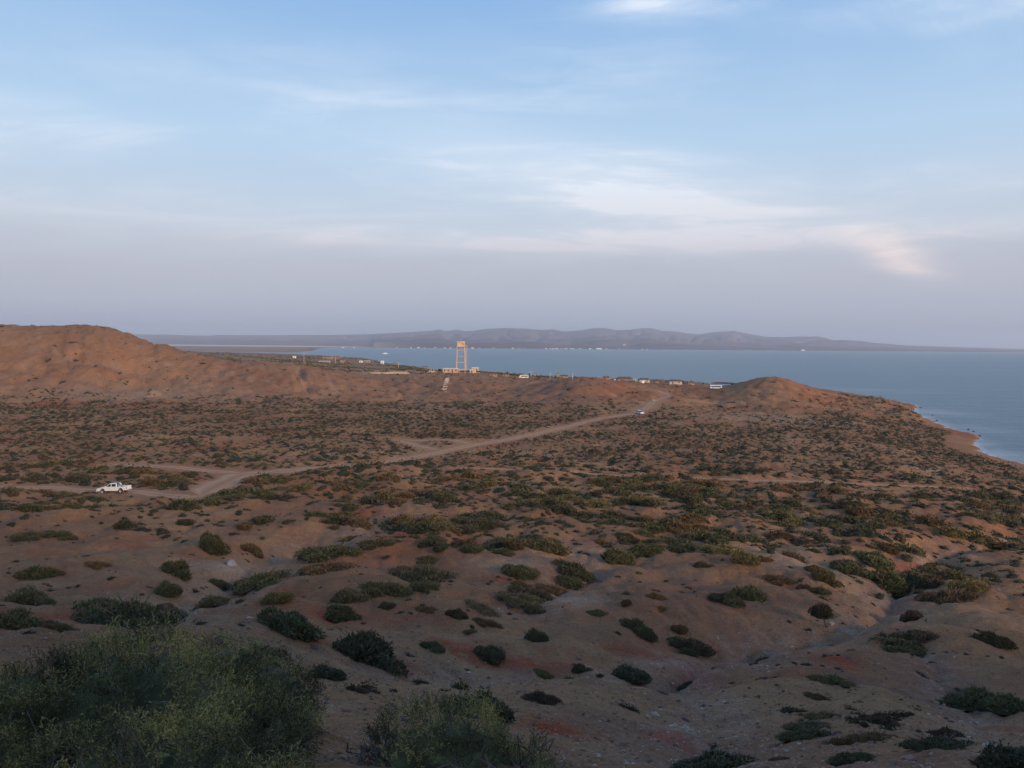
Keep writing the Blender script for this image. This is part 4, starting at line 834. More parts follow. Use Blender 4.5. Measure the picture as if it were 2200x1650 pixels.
# ---------------------------------------------------------------- loose stones
STONE = simple('weathered_stone', (.27, .155, .10), .9, .5, 1.2, bump=.4); STONEP = simple('pale_stone', (.42, .33, .25), .9, .25, 1.5, bump=.4); STONED = simple('dark_stone', (.10, .06, .05), .9, .3, 1.5)
def stone_shape(g):
    v = np.array([(1, 0, 0), (-1, .2, 0), (.1, 1, 0), (0, -1, .1), (.3, .2, .9), (-.4, -.1, .7)], float)
    f = np.array([(0, 2, 4), (2, 1, 5), (2, 5, 4), (1, 3, 5), (3, 4, 5), (3, 0, 4)])
    return v*g.uniform(.6, 1.3, 3)+g.normal(0, .12, v.shape), f
STS = [stone_shape(RNG) for _ in range(6)]
def stones(name, n, y0, y1, med, mat, label, where):
    y = np.exp(RNG.uniform(math.log(y0), math.log(y1), n)); x = y*RNG.uniform(-.72, .72, n); k = where(x, y); x, y = x[k], y[k]
    s = np.clip(RNG.lognormal(math.log(med), .5, len(x)), .006, .3)*np.clip(y/13, .7, 2.6); z = Hg(x, y); Vs, Fs, kk = [], [], 0
    for c in range(6):
        v, f = STS[c]; m_ = np.arange(len(x)) % 6 == c; q = m_.sum(); a = RNG.uniform(0, 6.28, q)[:, None]
        X_ = (v[None, :, 0]*np.cos(a)-v[None, :, 1]*np.sin(a))*s[m_][:, None]+x[m_][:, None]; Y_ = (v[None, :, 0]*np.sin(a)+v[None, :, 1]*np.cos(a))*s[m_][:, None]*.8+y[m_][:, None]
        Z_ = v[None, :, 2]*s[m_][:, None]*.55+z[m_][:, None]+.1*s[m_][:, None]
        Vs.append(np.stack([X_, Y_, Z_], -1).reshape(-1, 3)); Fs.append((f[None]+np.arange(q)[:, None, None]*len(v)).reshape(-1, 3)+kk); kk += q*len(v)
    tag(link(name, npmesh(name, np.concatenate(Vs), np.concatenate(Fs), mat)), label, 'stones', kind='stuff')
gat = lambda x, y, G: Hg(x, y, G)
stones('gravel', 46000, 6.0, 60, .021, STONE, 'reddish gravel strewn over the near slope', lambda x, y: RNG.random(len(x)) < (.35+.9*np.clip(fbm(x/3.5, y/3.5, 3)+.1, 0, 1))*np.exp(-y/40))
stones('pale_gravel', 9000, 7, 100, .018, STONEP, 'pale chips of stone on the slope and in the gullies', lambda x, y: RNG.random(len(x)) < .06+.9*np.exp(-(gat(x, y, GULD)/1.6)**2)*(y < 100)+.4*np.clip(gat(x, y, aPALE), 0, 1)+.15*np.clip(fbm(x/2+9, y/2, 2), 0, 1))
stones('dark_gravel', 9000, 7, 90, .024, STONED, 'dark stones lying on the red slope', lambda x, y: RNG.random(len(x)) < .3+.5*np.clip(fbm(x/4, y/4+7, 2), 0, 1))
def rock(px, py, w, h, mat, label, cat='rock', group=None, name='rock'):
    x, y, z = hit(px, py); D = math.hypot(x, y); import bmesh
    bm = bmesh.new(); bmesh.ops.create_icosphere(bm, subdivisions=2, radius=1); g = np.random.default_rng(int(px*3+py))
    pl_ = g.normal(0, 1, (7, 3)); pl_ /= np.linalg.norm(pl_, axis=1)[:, None]
    for v in bm.verts:
        c = np.array(v.co)
        for q in pl_:
            e = c@q-.62
            if e > 0: c = c-q*e*.85
        v.co = c+g.normal(0, .03, 3)
    me = bpy.data.meshes.new(name); bm.to_mesh(me); bm.free(); me.materials.append(mat)
    o = link(name, me, None, (x, y, z), g.uniform(0, 6)); r = w*D/F/2; o.scale = (r, r*.8, max(h*D/F*.8, r*.35)); tag(o, label, cat, group); return o
rock(1476, 1566, 26, 9, STONEP, 'whitish slab of rock by the red bank near the bottom centre right')
rock(1450, 1560, 18, 6, STONEP, 'small whitish stone left of the whitish slab')
rock(2130, 1607, 36, 12, STONEP, 'pale rock low on the right edge slope')
rock(497, 1214, 22, 14, simple('grey_rock', (.36, .33, .32), .9, .2, 2, bump=.3), 'grey rock face at the bend of the left gully')
rock(1786, 1341, 16, 8, STONEP, 'pale boulder at the foot of the leaning little tree')
rock(1542, 1372, 9, 6, STONEP, 'white stone in the gully left of the little tree')
rock(940, 1282, 5, 4, STONEP, 'tiny white stone on the red slope in the middle')
rock(1071, 1309, 6, 5, STONEP, 'white stone at the end of the long grey bush')
rock(750, 1250, 8, 5, STONED, 'dark stone on the bare slope below the wide flat bush'); rock(660, 1249, 9, 6, STONED, 'dark lump of rock right of the broad low dome of scrub')
WMS = simple('whitewash', (.78, .76, .72), .8, .05, 3)
rock(1403, 860, 3.2, 3.6, WMS, 'white marker stone, left of two at the roadside', group='white roadside stones', name='marker_stone'); rock(1406.5, 861.5, 3, 2.6, WMS, 'white marker stone, right of two at the roadside', group='white roadside stones', name='marker_stone')
# rocks off the cape
WETR = simple('wet_rock', (.05, .04, .035), .5, .3, 1)
for k, (px, py, w, lb) in enumerate([(1978, 876, 16, 'long dark reef rock off the upper cape'), (1958, 871, 10, 'dark rock touching the upper cape'), (2003, 893, 8, 'little dark rock between the two capes'), (2013, 904, 10, 'dark rock close under the cliff between the capes'), (2080, 923, 9, 'black rock standing out of the water off the lower cape'), (2092, 927, 14, 'low reef rock right of the black one'), (2104, 937, 16, 'dark rock at the tip of the lower cape'), (2143, 984, 8, 'dark rock on the waterline of the little bay')]):
    d = ray([px], [py])[0]; kk = CAMZ/-d[2]; x, y = d[0]*kk, d[1]*kk
    o = rock(px, py, w, 3, WETR, lb, 'rock', 'dark rocks in the surf off the cape'); o.location = (x, y, 0.0); r = w*y/F/2*.7; o.scale = (r, r*.7, .45)
# ---------------------------------------------------------------- vehicles
WHITE = simple('white_paint', (.80, .80, .78), .35, .03, 1.5); GLASS = simple('dark_glass', (.02, .018, .03), .12, .1, 2); RUBBER = simple('tyre_rubber', (.03, .028, .026), .85, .2, 4)
RIM = simple('dusty_steel', (.40, .37, .34), .5, .1, 4); BLACK = simple('black_bar', (.015, .015, .015), .5, .1, 4); LAMP = simple('lamp_glass', (.65, .62, .55), .2, .05, 4); REDL = simple('tail_lamp', (.45, .03, .02), .3, .05, 4); BLUEP = simple('pale_blue_paint', (.58, .60, .68), .35, .04, 2); CREAM = simple('cream_paint', (.78, .72, .58), .4, .04, 2)
def wheel(parent, x, y, z, r, w, side):
    o = MB().bar((x, y-w/2, z), (x, y+w/2, z), r, 20).build('wheel', RUBBER, parent, bevel=.02)
    MB().bar((x, y+side*(w/2-.01), z), (x, y+side*(w/2+.02), z), r*.6, 14).build('rim', RIM, o)
def arch(cx, r, z0, n=9):
    return [(cx+r*math.cos(a), z0+r*math.sin(a)) for a in [math.pi-math.pi*i/(n-1) for i in range(n)]]
def pickup(px, py, label, rz):
    x, y, z = hit(px, py); root = link('pickup_truck', None, None, (x, y, z+.02), rz); root.rotation_euler = (0, R(-3.0), rz)
    low = [(-2.62, .48)]+arch(-1.62, .47, .48)+arch(1.58, .47, .48)+[(2.56, .52)]
    up = [(2.60, 1.12), (1.05, 1.14), (-.95, 1.16), (-1.5, 1.10), (-2.35, .98), (-2.60, .82)]
    MB().prism(low+up, -.88, .88).build('body', WHITE, root, bevel=.03)
    cab = MB(); yy0 = .84; k = 0
    pts = [(-1.02, 1.12), (.98, 1.12), (.90, 1.70), (.60, 1.76), (-.15, 1.76), (-.38, 1.70)]
    for s, ins in ((-1, 0), (1, 0)):
        for (a, b) in pts: cab.v.append((a, s*(yy0-.16*(b-1.12)/.64), b))
    n = 6; cab.f += [(i, (i+1) % n, n+(i+1) % n, n+i) for i in range(n)]+[tuple(range(n))[::-1], tuple(range(n, 2*n))]
    cab.build('cab', WHITE, root, bevel=.03)
    for s in (-1, 1):
        for q in ([(-.80, 1.19), (-.08, 1.19), (-.08, 1.64), (-.34, 1.64)], [(.06, 1.19), (.80, 1.19), (.76, 1.64), (.06, 1.64)]):
            mb = MB(); k0 = 0
            for off in (-.01, .022):
                for (a, b) in q: mb.v.append((a, s*(yy0-.16*(b-1.12)/.64+off), b))
            mb.f += [(0, 1, 2, 3), (7, 6, 5, 4)]+[(i, (i+1) % 4, 4+(i+1) % 4, 4+i) for i in range(4)]; mb.build('window', GLASS, root)
        wheel(root, -1.62, s*.80, .37, .37, .24, s); wheel(root, 1.58, s*.80, .37, .37, .24, s)
        MB().box(-.45, -.30, s*.885-.015, s*.885+.015, .95, .985).build('door_handle', BLACK, root); MB().box(.55, .70, s*.885-.015, s*.885+.015, .95, .985).build('door_handle', BLACK, root)
        MB().box(-.98, -.84, s*.98-.10, s*.98+.06, 1.18, 1.34).build('mirror', WHITE, root, bevel=.02)
        MB().box(-2.63, -2.45, s*.72-.14, s*.72+.14, .78, .92).build('headlight', LAMP, root); MB().box(2.54, 2.625, s*.76-.09, s*.76+.09, .75, 1.02).build('tail_light', REDL, root)
    MB().box(-.99, -.42, -.70, .70, 1.2, 1.62).v
    ws = MB(); ws.v = [(-1.00, -.72, 1.20), (-1.00, .72, 1.20), (-.50, .62, 1.66), (-.50, -.62, 1.66), (-.93, -.70, 1.20), (-.93, .70, 1.20), (-.43, .60, 1.66), (-.43, -.60, 1.66)]
    ws.f = [(0, 1, 2, 3), (7, 6, 5, 4), (0, 4, 5, 1), (1, 5, 6, 2), (2, 6, 7, 3), (3, 7, 4, 0)]; ws.build('windscreen', GLASS, root)
    rb = MB()
    for s in (-1, 1):
        rb.bar((1.10, s*.66, 1.12), (1.02, s*.60, 1.80), .075, 8); rb.bar((1.02, s*.60, 1.80), (1.85, s*.68, 1.14), .075, 8); rb.bar((1.32, s*.67, 1.13), (1.25, s*.6, 1.72), .035, 6)
    rb.bar((1.02, -.6, 1.80), (1.02, .6, 1.80), .045, 8); rb.bar((1.25, -.6, 1.70), (1.25, .6, 1.70), .035, 6); rb.build('roll_bar', BLACK, root)
    rk = MB()
    for s in (-1, 1): rk.bar((-.05, s*.52, 1.82), (1.0, s*.52, 1.82), .025, 6)
    for xx_ in (.1, .5, .9): rk.bar((xx_, -.52, 1.82), (xx_, .52, 1.82), .02, 6); rk.bar((xx_, -.52, 1.75), (xx_, -.52, 1.82), .02, 5); rk.bar((xx_, .52, 1.75), (xx_, .52, 1.82), .02, 5)
    rk.build('roof_rack', BLACK, root)
    MB().box(-2.72, -2.58, -.84, .84, .44, .62).build('bumper', WHITE, root, bevel=.03); MB().box(2.60, 2.72, -.80, .80, .46, .60).build('bumper', RIM, root, bevel=.02)
    tag(root, label, 'pickup truck'); return root
pickup(246, 1059, 'white double cab pickup with a black roll bar on the dirt track', R(-4))
def coach(px, py, L, H_, W_, label, rz, mat, band=(.48, .78), rounded=False):
    x, y, z = hit(px, py); root = link('minibus', None, None, (x, y, z), rz); h = H_
    zb = .42; fr_ = .14*L
    low = [(-L/2, zb)]+arch(-L/2+.95, .42, zb)+arch(L/2-1.5, .42, zb)+[(L/2, zb+.02)]
    if rounded: up = [(L/2, h*.62), (L/2-.12, h*.9), (L/2-.45, h), (-L/2+1.5, h), (-L/2+.75, h*.92), (-L/2+.1, h*.5)]
    else: up = [(L/2, h*.9), (L/2-.15, h), (-L/2+.9, h), (-L/2+.35, h*.9), (-L/2+.02, h*.55)]
    MB().prism(low+up, -W_/2, W_/2).build('body', mat, root, bevel=.05)
    n = max(3, int(L/1.35)); x0, x1 = -L/2+(1.25 if rounded else .85), L/2-.35
    for s in (-1, 1):
        for i in range(n):
            a = x0+(x1-x0)*i/n+.04; b = x0+(x1-x0)*(i+1)/n-.04; MB().box(a, b, s*W_/2-.02, s*W_/2+.025, h*band[0], h*band[1]).build('window', GLASS, root)
        wheel(root, -L/2+.95, s*(W_/2-.10), .36, .36, .22, s); wheel(root, L/2-1.5, s*(W_/2-.10), .36, .36, .22, s)
        MB().box(-L/2-.02, -L/2+.12, s*(W_/2-.3)-.13, s*(W_/2-.3)+.13, .72, .88).build('headlight', LAMP, root)
    ws = MB().box(-L/2+.02, -L/2+.30, -W_/2+.15, W_/2-.15, h*.56, h*.84); ws.build('windscreen', GLASS, root)
    MB().box(L/2-.01, L/2+.025, -W_/2+.25, W_/2-.25, h*.52, h*.80).build('rear_window', GLASS, root)
    MB().box(-L/2-.10, -L/2+.05, -W_/2+.05, W_/2-.05, .36, .58).build('bumper', mat, root)
    return root
b = coach(1125, 813, 6.6, 2.5, 2.0, '', R(4), CREAM, (.50, .80), True); tag(b, 'rounded cream minibus parked behind the dark hill near the shore', 'minibus')
b = coach(1538, 836, 6.7, 2.35, 2.0, '', R(180), WHITE, (.50, .80)); tag(b, 'white boxy minibus with a dark window band left of the cape hill', 'minibus')
MB().box(-2.6, 2.4, -.7, .7, 2.352, 2.62, .1, .1).build('roof_load', BLACK, b)
def car(px, py, label, rz, mat):
    x, y, z = hit(px, py); root = link('small_car', None, None, (x, y, z), rz)
    low = [(-1.95, .35)]+arch(-1.2, .36, .35)+arch(1.2, .36, .35)+[(1.95, .35)]
    MB().prism(low+[(1.98, .85), (1.75, .95), (-.9, .98), (-1.85, .80), (-1.98, .6)], -.8, .8).build('body', mat, root, bevel=.04)
    c = MB(); c.v = [(-.95, -.74, .95), (1.6, -.74, .95), (1.6, .74, .95), (-.95, .74, .95), (-.3, -.6, 1.42), (1.25, -.6, 1.42), (1.25, .6, 1.42), (-.3, .6, 1.42)]
    c.f = [(3, 2, 1, 0), (4, 5, 6, 7), (0, 1, 5, 4), (1, 2, 6, 5), (2, 3, 7, 6), (3, 0, 4, 7)]; c.build('window', GLASS, root); MB().box(-.34, 1.28, -.62, .62, 1.40, 1.48, .08, .08).build('roof', mat, root)
    for s in (-1, 1):
        for xx_ in (-.30, .5, 1.3): MB().bar((xx_, s*.70, .95), (xx_+(.15 if xx_ < 0 else -.05), s*.62, 1.43), .04, 4).build('pillar', mat, root)
        wheel(root, -1.2, s*.72, .30, .30, .2, s); wheel(root, 1.2, s*.72, .30, .30, .2, s); MB().box(-2.0, -1.88, s*.6-.12, s*.6+.12, .62, .74).build('headlight', LAMP, root)
    tag(root, label, 'car'); return root
car(1374, 890, 'small pale blue car pulled off beside the far end of the dirt road', R(115), BLUEP)
# ---------------------------------------------------------------- water tower compound
CONC = simple('sand_concrete', (.53, .40, .31), .85, .10, .8); CONCD = simple('tan_block', (.47, .33, .23), .9, .12, .8); TANK = simple('rusty_tank', (.58, .41, .26), .8, .25, .5); WROOF = simple('pale_roof', (.70, .67, .64), .7, .06, 1)
def tower():
    x, y, z = hit(989, 801); y += 6; z = float(Hg(x, y)); k = y/F
    root = link('water_tower', None, None, (x, y, z)); W0, W1, HT = 9.5*k, 7.9*k, 0
    d = ray([990], [742])[0]; H1 = (801-746)*k; zt = (801-734)*k
    lean = lambda s, h: s*(W0+(W1-W0)*h/H1)
    for sx1 in (-1, 1):
        for sy1 in (-1, 1): MB().bar((lean(sx1, 0), lean(sy1, 0), -.5), (lean(sx1, H1), lean(sy1, H1), H1), .28, 8).build('leg', CONC, root)
    for i, h in enumerate([2.2*k*2, (801-794)*k, (801-779)*k, (801-766)*k, (801-753.5)*k]):
        a = lean(1, h)
        for s in (-1, 1):
            MB().bar((-a, s*a, h), (a, s*a, h), .19, 6).build('cross_beam', CONC, root); MB().bar((s*a, -a, h), (s*a, a, h), .19, 6).build('cross_beam', CONC, root)
    t_ = MB().box(-W1-.35, W1+.35, -W1-.35, W1+.35, H1, H1+.5).build('platform', CONC, root)
    tk = MB().box(-W1+.1, W1-.1, -W1+.1, W1-.1, H1+.5, zt).build('tank', TANK, root, bevel=.08)
    for i in range(4):
        for j in range(2):
            a = -W1+.1+(2*W1-.2)*i/4; b = a+(2*W1-.2)/4; z0 = H1+.5+(zt-H1-.5)*j/2; z1 = z0+(zt-H1-.5)/2
            MB().box(a+.08, b-.08, -W1+.02, -W1+.12, z0+.08, z1-.08).build('tank_panel', TANK, tk); MB().box(W1-.12, W1-.02, a+.08, b-.08, z0+.08, z1-.08).build('tank_panel', TANK, tk)
    MB().box(-.5, .5, -.5, .5, zt-.02, zt+.35).build('hatch', TANK, tk)
    pp = MB(); px_ = W0*1.32; pp.bar((px_*1.0, -.3, 0), (px_*.98, -.3, zt-3.3), .22, 8); pp.bar((px_*.98, -.3, zt-3.3), (W1, -.3, zt-2.7), .22, 8); pp.build('pipe', CONC, root)
    ld = MB()
    for s in (-.25, .25): ld.bar((-W0-.1, s, 0), (-W1-.15, s, H1), .05, 4)
    for i in range(40): h = H1*i/40; ld.bar((-W0-.1+(W0-W1)*i/40*.9, -.25, h), (-W0-.1+(W0-W1)*i/40*.9, .25, h), .03, 4)
    ld.build('ladder', CONC, root)
    tag(root, 'tall open frame water tower with a rust tan tank on the knoll', 'water tower'); return x, y, z, k
TX, TY, TZ, TK = tower()
def P2(px, dy=0): return TX+(px-989)*TK, TY+dy
def house(name, px0, px1, h, depth, dy, wall, roof, label, cat, zoff=0, nwin=3, group=None, pitched=0.0, base=None, doorx=None, over=.25):
    if base is None: x0, _ = P2(px0); x1, _ = P2(px1); cx, cy = (x0+x1)/2, TY+dy; z = TZ+zoff
    else: x_, y_, z = base; w_ = (px1-px0)*y_/F; cx, cy = x_, y_+depth/2; x0, x1 = cx-w_/2, cx+w_/2
    root = link(name, None, None, (cx, cy, z)); hw = (x1-x0)/2; hd = depth/2
    MB().box(-hw, hw, -hd, hd, -.4, h).build('wall', wall, root)
    rf = MB()
    if pitched:
        rf.v = [(-hw-over, -hd-over, h), (hw+over, -hd-over, h), (hw+over, hd+over, h), (-hw-over, hd+over, h), (-hw*.75, 0, h+pitched), (hw*.75, 0, h+pitched)]
        rf.f = [(0, 1, 5, 4), (2, 3, 4, 5), (1, 2, 5), (3, 0, 4), (3, 2, 1, 0)]
    else: rf.box(-hw-over, hw+over, -hd-over, hd+over, h, h+.28)
    rf.build('roof', roof, root)
    if nwin:
        for i in range(nwin):
            wx = -hw+2*hw*(i+.5)/nwin; isdoor = doorx == i
            f = MB().box(wx-.45, wx+.45, -hd-.03, -hd+.05, (.05 if isdoor else h*.38), h*.82).build('door' if isdoor else 'window', GLASSY, root)
    tag(root, label, cat, group); return root
GLASSY = simple('shaded_opening', (.12, .085, .065), .9, .1, 1); THATCH = simple('old_thatch', (.12, .09, .07), 1.0, .3, 1.2, bump=.5); MUD = simple('mud_wall', (.30, .20, .14), .95, .2, .8); GREYW = simple('grey_plaster', (.42, .38, .35), .9, .1, .8); BRICKR = simple('red_wall', (.34, .12, .08), .9, .15, 1)
house('pump_house', 952, 984, 3.0, 7, -4, CONCD, WROOF, 'long low tan building with a white roof at the foot of the water tower', 'building', nwin=4, doorx=2)
house('guard_house', 1013, 1027, 3.7, 5, 0, CONC, WROOF, 'small two step building right of the water tower', 'building', nwin=2, doorx=1)
house('shed', 1009, 1017, 2.2, 4, -4, CONC, WROOF, 'lower lean-to shed in front of the small building right of the tower', 'shed', nwin=1, doorx=0)
# unfinished row of columns left of the pump house
root = link('column_yard', None, None, (*P2(936, 1), TZ))
for i in range(8):
    xx_ = -4.8+i*1.35; o = MB().box(xx_-.14, xx_+.14, -.14, .14, -.3, 2.9).build('column', CONCD, root)
for i in range(5): o = MB().box(-4.4+i*2.2-.14, -4.4+i*2.2+.14, 3.9, 4.15, -.3, 2.9).build('column', CONCD, root)
MB().box(-5.5, 5.4, -2.1, -1.8, -.3, .95).build('wall', CONC, root); MB().box(-5.5, -5.2, -1.8, 4.2, -.3, 1.4).build('wall', CONC, root); MB().box(1.9, 3.2, -.6, 1.0, -.3, 2.6).build('water_tank', BLACK, root)
tag(root, 'open yard of unfinished columns at the left end of the tower compound', 'structure')
root = link('compound_wall', None, None, (*P2(975, -7.8), TZ))
for a, b in ((-19, -7), (-7, 5), (5, 19)): MB().box(a+.1, b-.1, -.12, .12, -1.6, -.05+.01*b).build('wall_panel', CONCD, root)
for a in (-19, -7, 5, 19): MB().box(a-.2, a+.2, -.2, .2, -1.6, .5).build('post', CONC, root)
tag(root, 'low tan boundary wall along the front of the tower compound', 'wall')
root = link('pipe_frame', None, None, (*P2(999, -5), TZ))
for a in (-4.4, 0, 4.4): MB().box(a-.16, a+.16, -.16, .16, -.2, 2.2).build('post', CONC, root)
MB().box(-4.6, 4.6, -.2, .2, 2.2, 2.5).build('beam', CONC, root); MB().box(-4.6, 4.6, 1.6, 2.0, 2.2, 2.5).build('beam', CONC, root)
tag(root, 'concrete post and beam frame under the right side of the water tower', 'frame')
# stone steps going down the knoll
STEP = simple('pale_step', (.46, .38, .31), .9, .15, 1)
pth = spline([hit(*p)[:2] for p in [(962, 812), (959, 820), (956, 830), (955, 841)]], 12)
root = link('stone_steps', None, None, (float(pth[0][0]), float(pth[0][1]), float(Hg(*pth[0]))))
for i, (x, y) in enumerate(pth[::2]):
    dz = float(Hg(x, y))-root.location.z; wd = 1.1+.15*(i % 3); MB().box(x-root.location.x-wd, x-root.location.x+wd, y-root.location.y-1.1, y-root.location.y+1.1, dz-.6, dz+.16+.05*(i % 2)).build('step', STEP, root)
tag(root, 'pale stone steps climbing the knoll below the tower compound', 'steps')
# tan embankment left of the compound
x, y, z = hit(832, 803); mb = MB(); w = 50*y/F
mb.v = [(-w, -3, -.8), (w, -3, -.8), (w*1.02, 6, -.6), (-w*.9, 6, -.6), (-w*.86, -1.4, .7), (w*.7, -1.4, 1.5), (w*.8, 4, 1.5), (-w*.8, 4, .7)]
mb.f = [(3, 2, 1, 0), (4, 5, 6, 7), (0, 1, 5, 4), (1, 2, 6, 5), (2, 3, 7, 6), (3, 0, 4, 7)]
tag(mb.build('earth_bank', simple('yellow_earth', (.50, .33, .19), .95, .15, .4), None, (x, y+2, z), bevel=.4), 'bright yellowish earth bank left of the tower compound', 'earth bank')
# ---------------------------------------------------------------- poles
POLEM = simple('weathered_pole', (.50, .45, .40), .8, .1, 1)
def pole(px, py, hpx, label, y=None, arm=True):
    x, yy_, z = hit(px, py) if y is None else (0, 0, 0)
    root = link('utility_pole', None, None, (x, yy_, z)); k = yy_/F; h = hpx*k
    MB().bar((0, 0, -.5), (0, 0, h), max(.14, .36*k), 6).build('post', POLEM, root)
    if arm:
        MB().box(-.9, .9, -.08, .08, h-.55, h-.40).build('crossarm', POLEM, root)
        for s in (-.8, 0, .8): MB().bar((s, 0, h-.40), (s, 0, h-.2), .06, 5).build('insulator', WROOF, root)
    tag(root, label, 'utility pole', 'utility poles along the shore road'); return root
pole(653, 779, 22, 'tallest pale pole left of the bay, on the scrubby plain'); pole(721, 783, 15, 'faint pole right of the tallest one near the bay'); pole(856, 791, 14, 'pole by the shore left of the water tower')
pole(1141, 811, 14, 'pole standing right behind the cream minibus'); pole(1182, 814, 13, 'pole between the cream minibus and the dark hill'); pole(1230, 816, 15, 'thin white pole just left of the dark hill top', arm=False)
# ---------------------------------------------------------------- huts on the near shore
def at_(px, py): return hit(px, py)
HUTS = [(1060, 808.5, 16, 1.6, 'mud', .8, 'thatch', 'dusky thatched hut row right of the tower compound'), (1087, 809, 14, 1.5, 'mud', .7, 'thatch', 'low brown hut left of the cream minibus'), (1152, 809, 5, 2.6, 'grey', .5, 'thatch', 'small grey upright hut right of the cream minibus'),
 (1161, 809, 10, 1.7, 'red', .0, 'white', 'red walled hut with a pale roof edge'), (1176, 808, 12, 1.8, 'mud', .3, 'white', 'hut with a long whitish roof'), (1199, 811, 5, 2.8, 'grey', .4, 'thatch', 'narrow grey hut left of the dark hill'), (1212, 812, 18, 1.5, 'mud', .9, 'thatch', 'long thatched shelter left of the dark hill'),
 (1303, 815, 14, 1.1, 'mud', .6, 'thatch', 'small dark hut right of the dark hill top'), (1324, 817, 8, 1.0, 'white', .5, 'thatch', 'hut with a white patch of wall by the long thatched roof'), (1343, 818, 32, 1.2, 'mud', 1.6, 'thatch', 'long humped thatched shelter on the plateau edge'),
 (1365, 819, 9, 1.2, 'grey', .3, 'white', 'pale hut between the thatched shelter and the white walled house'), (1385, 822, 22, 1.9, 'grey', 1.1, 'thatch', 'house with a dark roof and a bright white wall panel'), (1411, 823, 9, 1.5, 'mud', .4, 'thatch', 'brown shed right of the white walled house'),
 (1452, 825, 27, 1.7, 'grey', 1.1, 'thatch', 'grey walled hut with a dark tree behind'), (1485, 826.5, 14, 1.4, 'mud', .6, 'thatch', 'low dark hut left of the white minibus'),
 (632, 769, 6, 2.5, 'white', 0, 'white', 'tiny white house alone on the plain left of the bay'), (703, 771, 20, 3.0, 'mud', .8, 'thatch', 'pinkish long building near the head of the bay'), (722, 770, 14, 2.8, 'red', .8, 'thatch', 'reddish building beside the pinkish long one'), (696, 780.5, 22, 2.2, 'mud', 0, 'white', 'tan wall building below the pinkish one'),
 (736, 780, 9, 2.3, 'mud', 0, 'white', 'flat roofed house with a pale roof near the bay'), (775, 779, 6, 2.2, 'white', 0, 'white', 'white roofed cottage by the beach, leftmost'), (788, 779.5, 14, 2.4, 'mud', .5, 'white', 'wide pale roofed house by the beach'), (821, 781, 7, 3.0, 'white', .8, 'white', 'bright white cottage by the beach'),
 (848, 784, 12, 2.2, 'mud', .5, 'thatch', 'dark roofed house by the beach right of the bright cottage'), (868, 785, 8, 2.2, 'red', .4, 'white', 'reddish hut at the right end of the beach houses'), (884, 787, 16, 1.8, 'grey', .3, 'white', 'low grey building at the right end of the beach'), (912, 792, 14, 1.8, 'mud', .6, 'thatch', 'dark thatched shelter just left of the tower compound')]
MW = {'mud': MUD, 'grey': GREYW, 'white': WMS, 'red': BRICKR}; MR = {'thatch': THATCH, 'white': WROOF}
for (px, py, w, h, wm, pit, rm, lb) in HUTS:
    x, y, z = at_(px, py); hh = h if y < 900 else h*1.15
    house('hut', 0, w, hh, max(3.0, w*y/F*.6), 0, MW[wm], MR[rm], lb, 'hut', group='huts along the near shore', pitched=pit, base=(x, y, z), nwin=(2 if w > 8 else 1), doorx=0, over=.35)
x, y, z = at_(1381.5, 823.2); tag(MB().box(-.9, .9, -.08, .08, -.1, 1.75).build('white_panel', WMS, None, (x, y-.6, z), bevel=.02), 'bright white wall panel standing in front of the dark roofed house', 'panel')
# dark trees by the huts
def clump_tree(px, py, wpx, hpx, label):
    x, y, z = hit(px, py); k = y/F; w = wpx*k/2; h = hpx*k; root = link('shore_tree', None, None, (x, y, z)); mb = MB().bar((0, 0, -.3), (.1*w, 0, h*.6), .14, 5)
    for a in (-.5, .1, .6): mb.bar((.05*w, 0, h*.3), (a*w, .2*w, h*.75), .07, 4)
    mb.build('trunk', BARK, root)
    v, f, tt_ = mound(4, 1, 420, .16, int(px), (8, 3), .55); c = link('crown', npmesh('crown', v*[w, w*.8, h*.75]+[0, 0, h*.35], f, LEAF, False, {'tint': tt_}), root); c.color = (.6, .62, .55, 1)
    tag(root, label, 'tree', 'dark trees among the shore huts')
for a in [(1090, 806, 5, 9, 'single dark tree top left of the cream minibus'), (1137, 807, 6, 6, 'dark tree behind the pole by the cream minibus'), (1163, 807, 10, 6, 'broad dark tree behind the red walled hut'), (1305, 814, 9, 5, 'flat dark tree right of the dark hill top'), (1344, 813, 3, 6, 'thin dark tree poking above the long thatched shelter'),
          (1408, 822, 7, 7, 'dark tree beside the brown shed'), (1465, 824, 10, 8, 'leaning dark tree behind the grey walled hut'), (1440, 822, 5, 5, 'small dark tree at the left end of the grey walled hut'), (662, 771, 8, 5, 'dark tree right of the tallest pale pole'), (1027, 801, 4, 5, 'dark tree beside the two step building')]: clump_tree(*a)
# ---------------------------------------------------------------- boat in the bay
d = ray([828], [760.5])[0]; kk = CAMZ/-d[2]; x, y = d[0]*kk, d[1]*kk; root = link('boat', None, None, (x, y, 0), R(4)); k = y/F
hl = MB(); L = 7*k; hl.v = [(-L, -2, 2.2), (-L*.85, -1.2, -.4), (-L, 2, 2.2), (-L*.85, 1.2, -.4), (L*.75, -2.2, 1.9), (L*.6, -1.3, -.4), (L*.75, 2.2, 1.9), (L*.6, 1.3, -.4), (L, 0, 2.8), (L*.85, 0, -.3)]
hl.f = [(0, 4, 5, 1), (2, 3, 7, 6), (0, 1, 3, 2), (4, 8, 9, 5), (8, 6, 7, 9), (0, 2, 6, 8, 4), (1, 5, 9, 7, 3)]; hl.build('hull', WMS, root)
MB().box(-L*.35, L*.3, -1.3, 1.3, 2.0, 4.4, .8, .2).build('cabin', WMS, root); MB().bar((0, 0, 4.2), (0, 0, 7.0), .15, 5).build('mast', WMS, root)
tag(root, 'white boat anchored in the bay left of the water tower', 'boat')
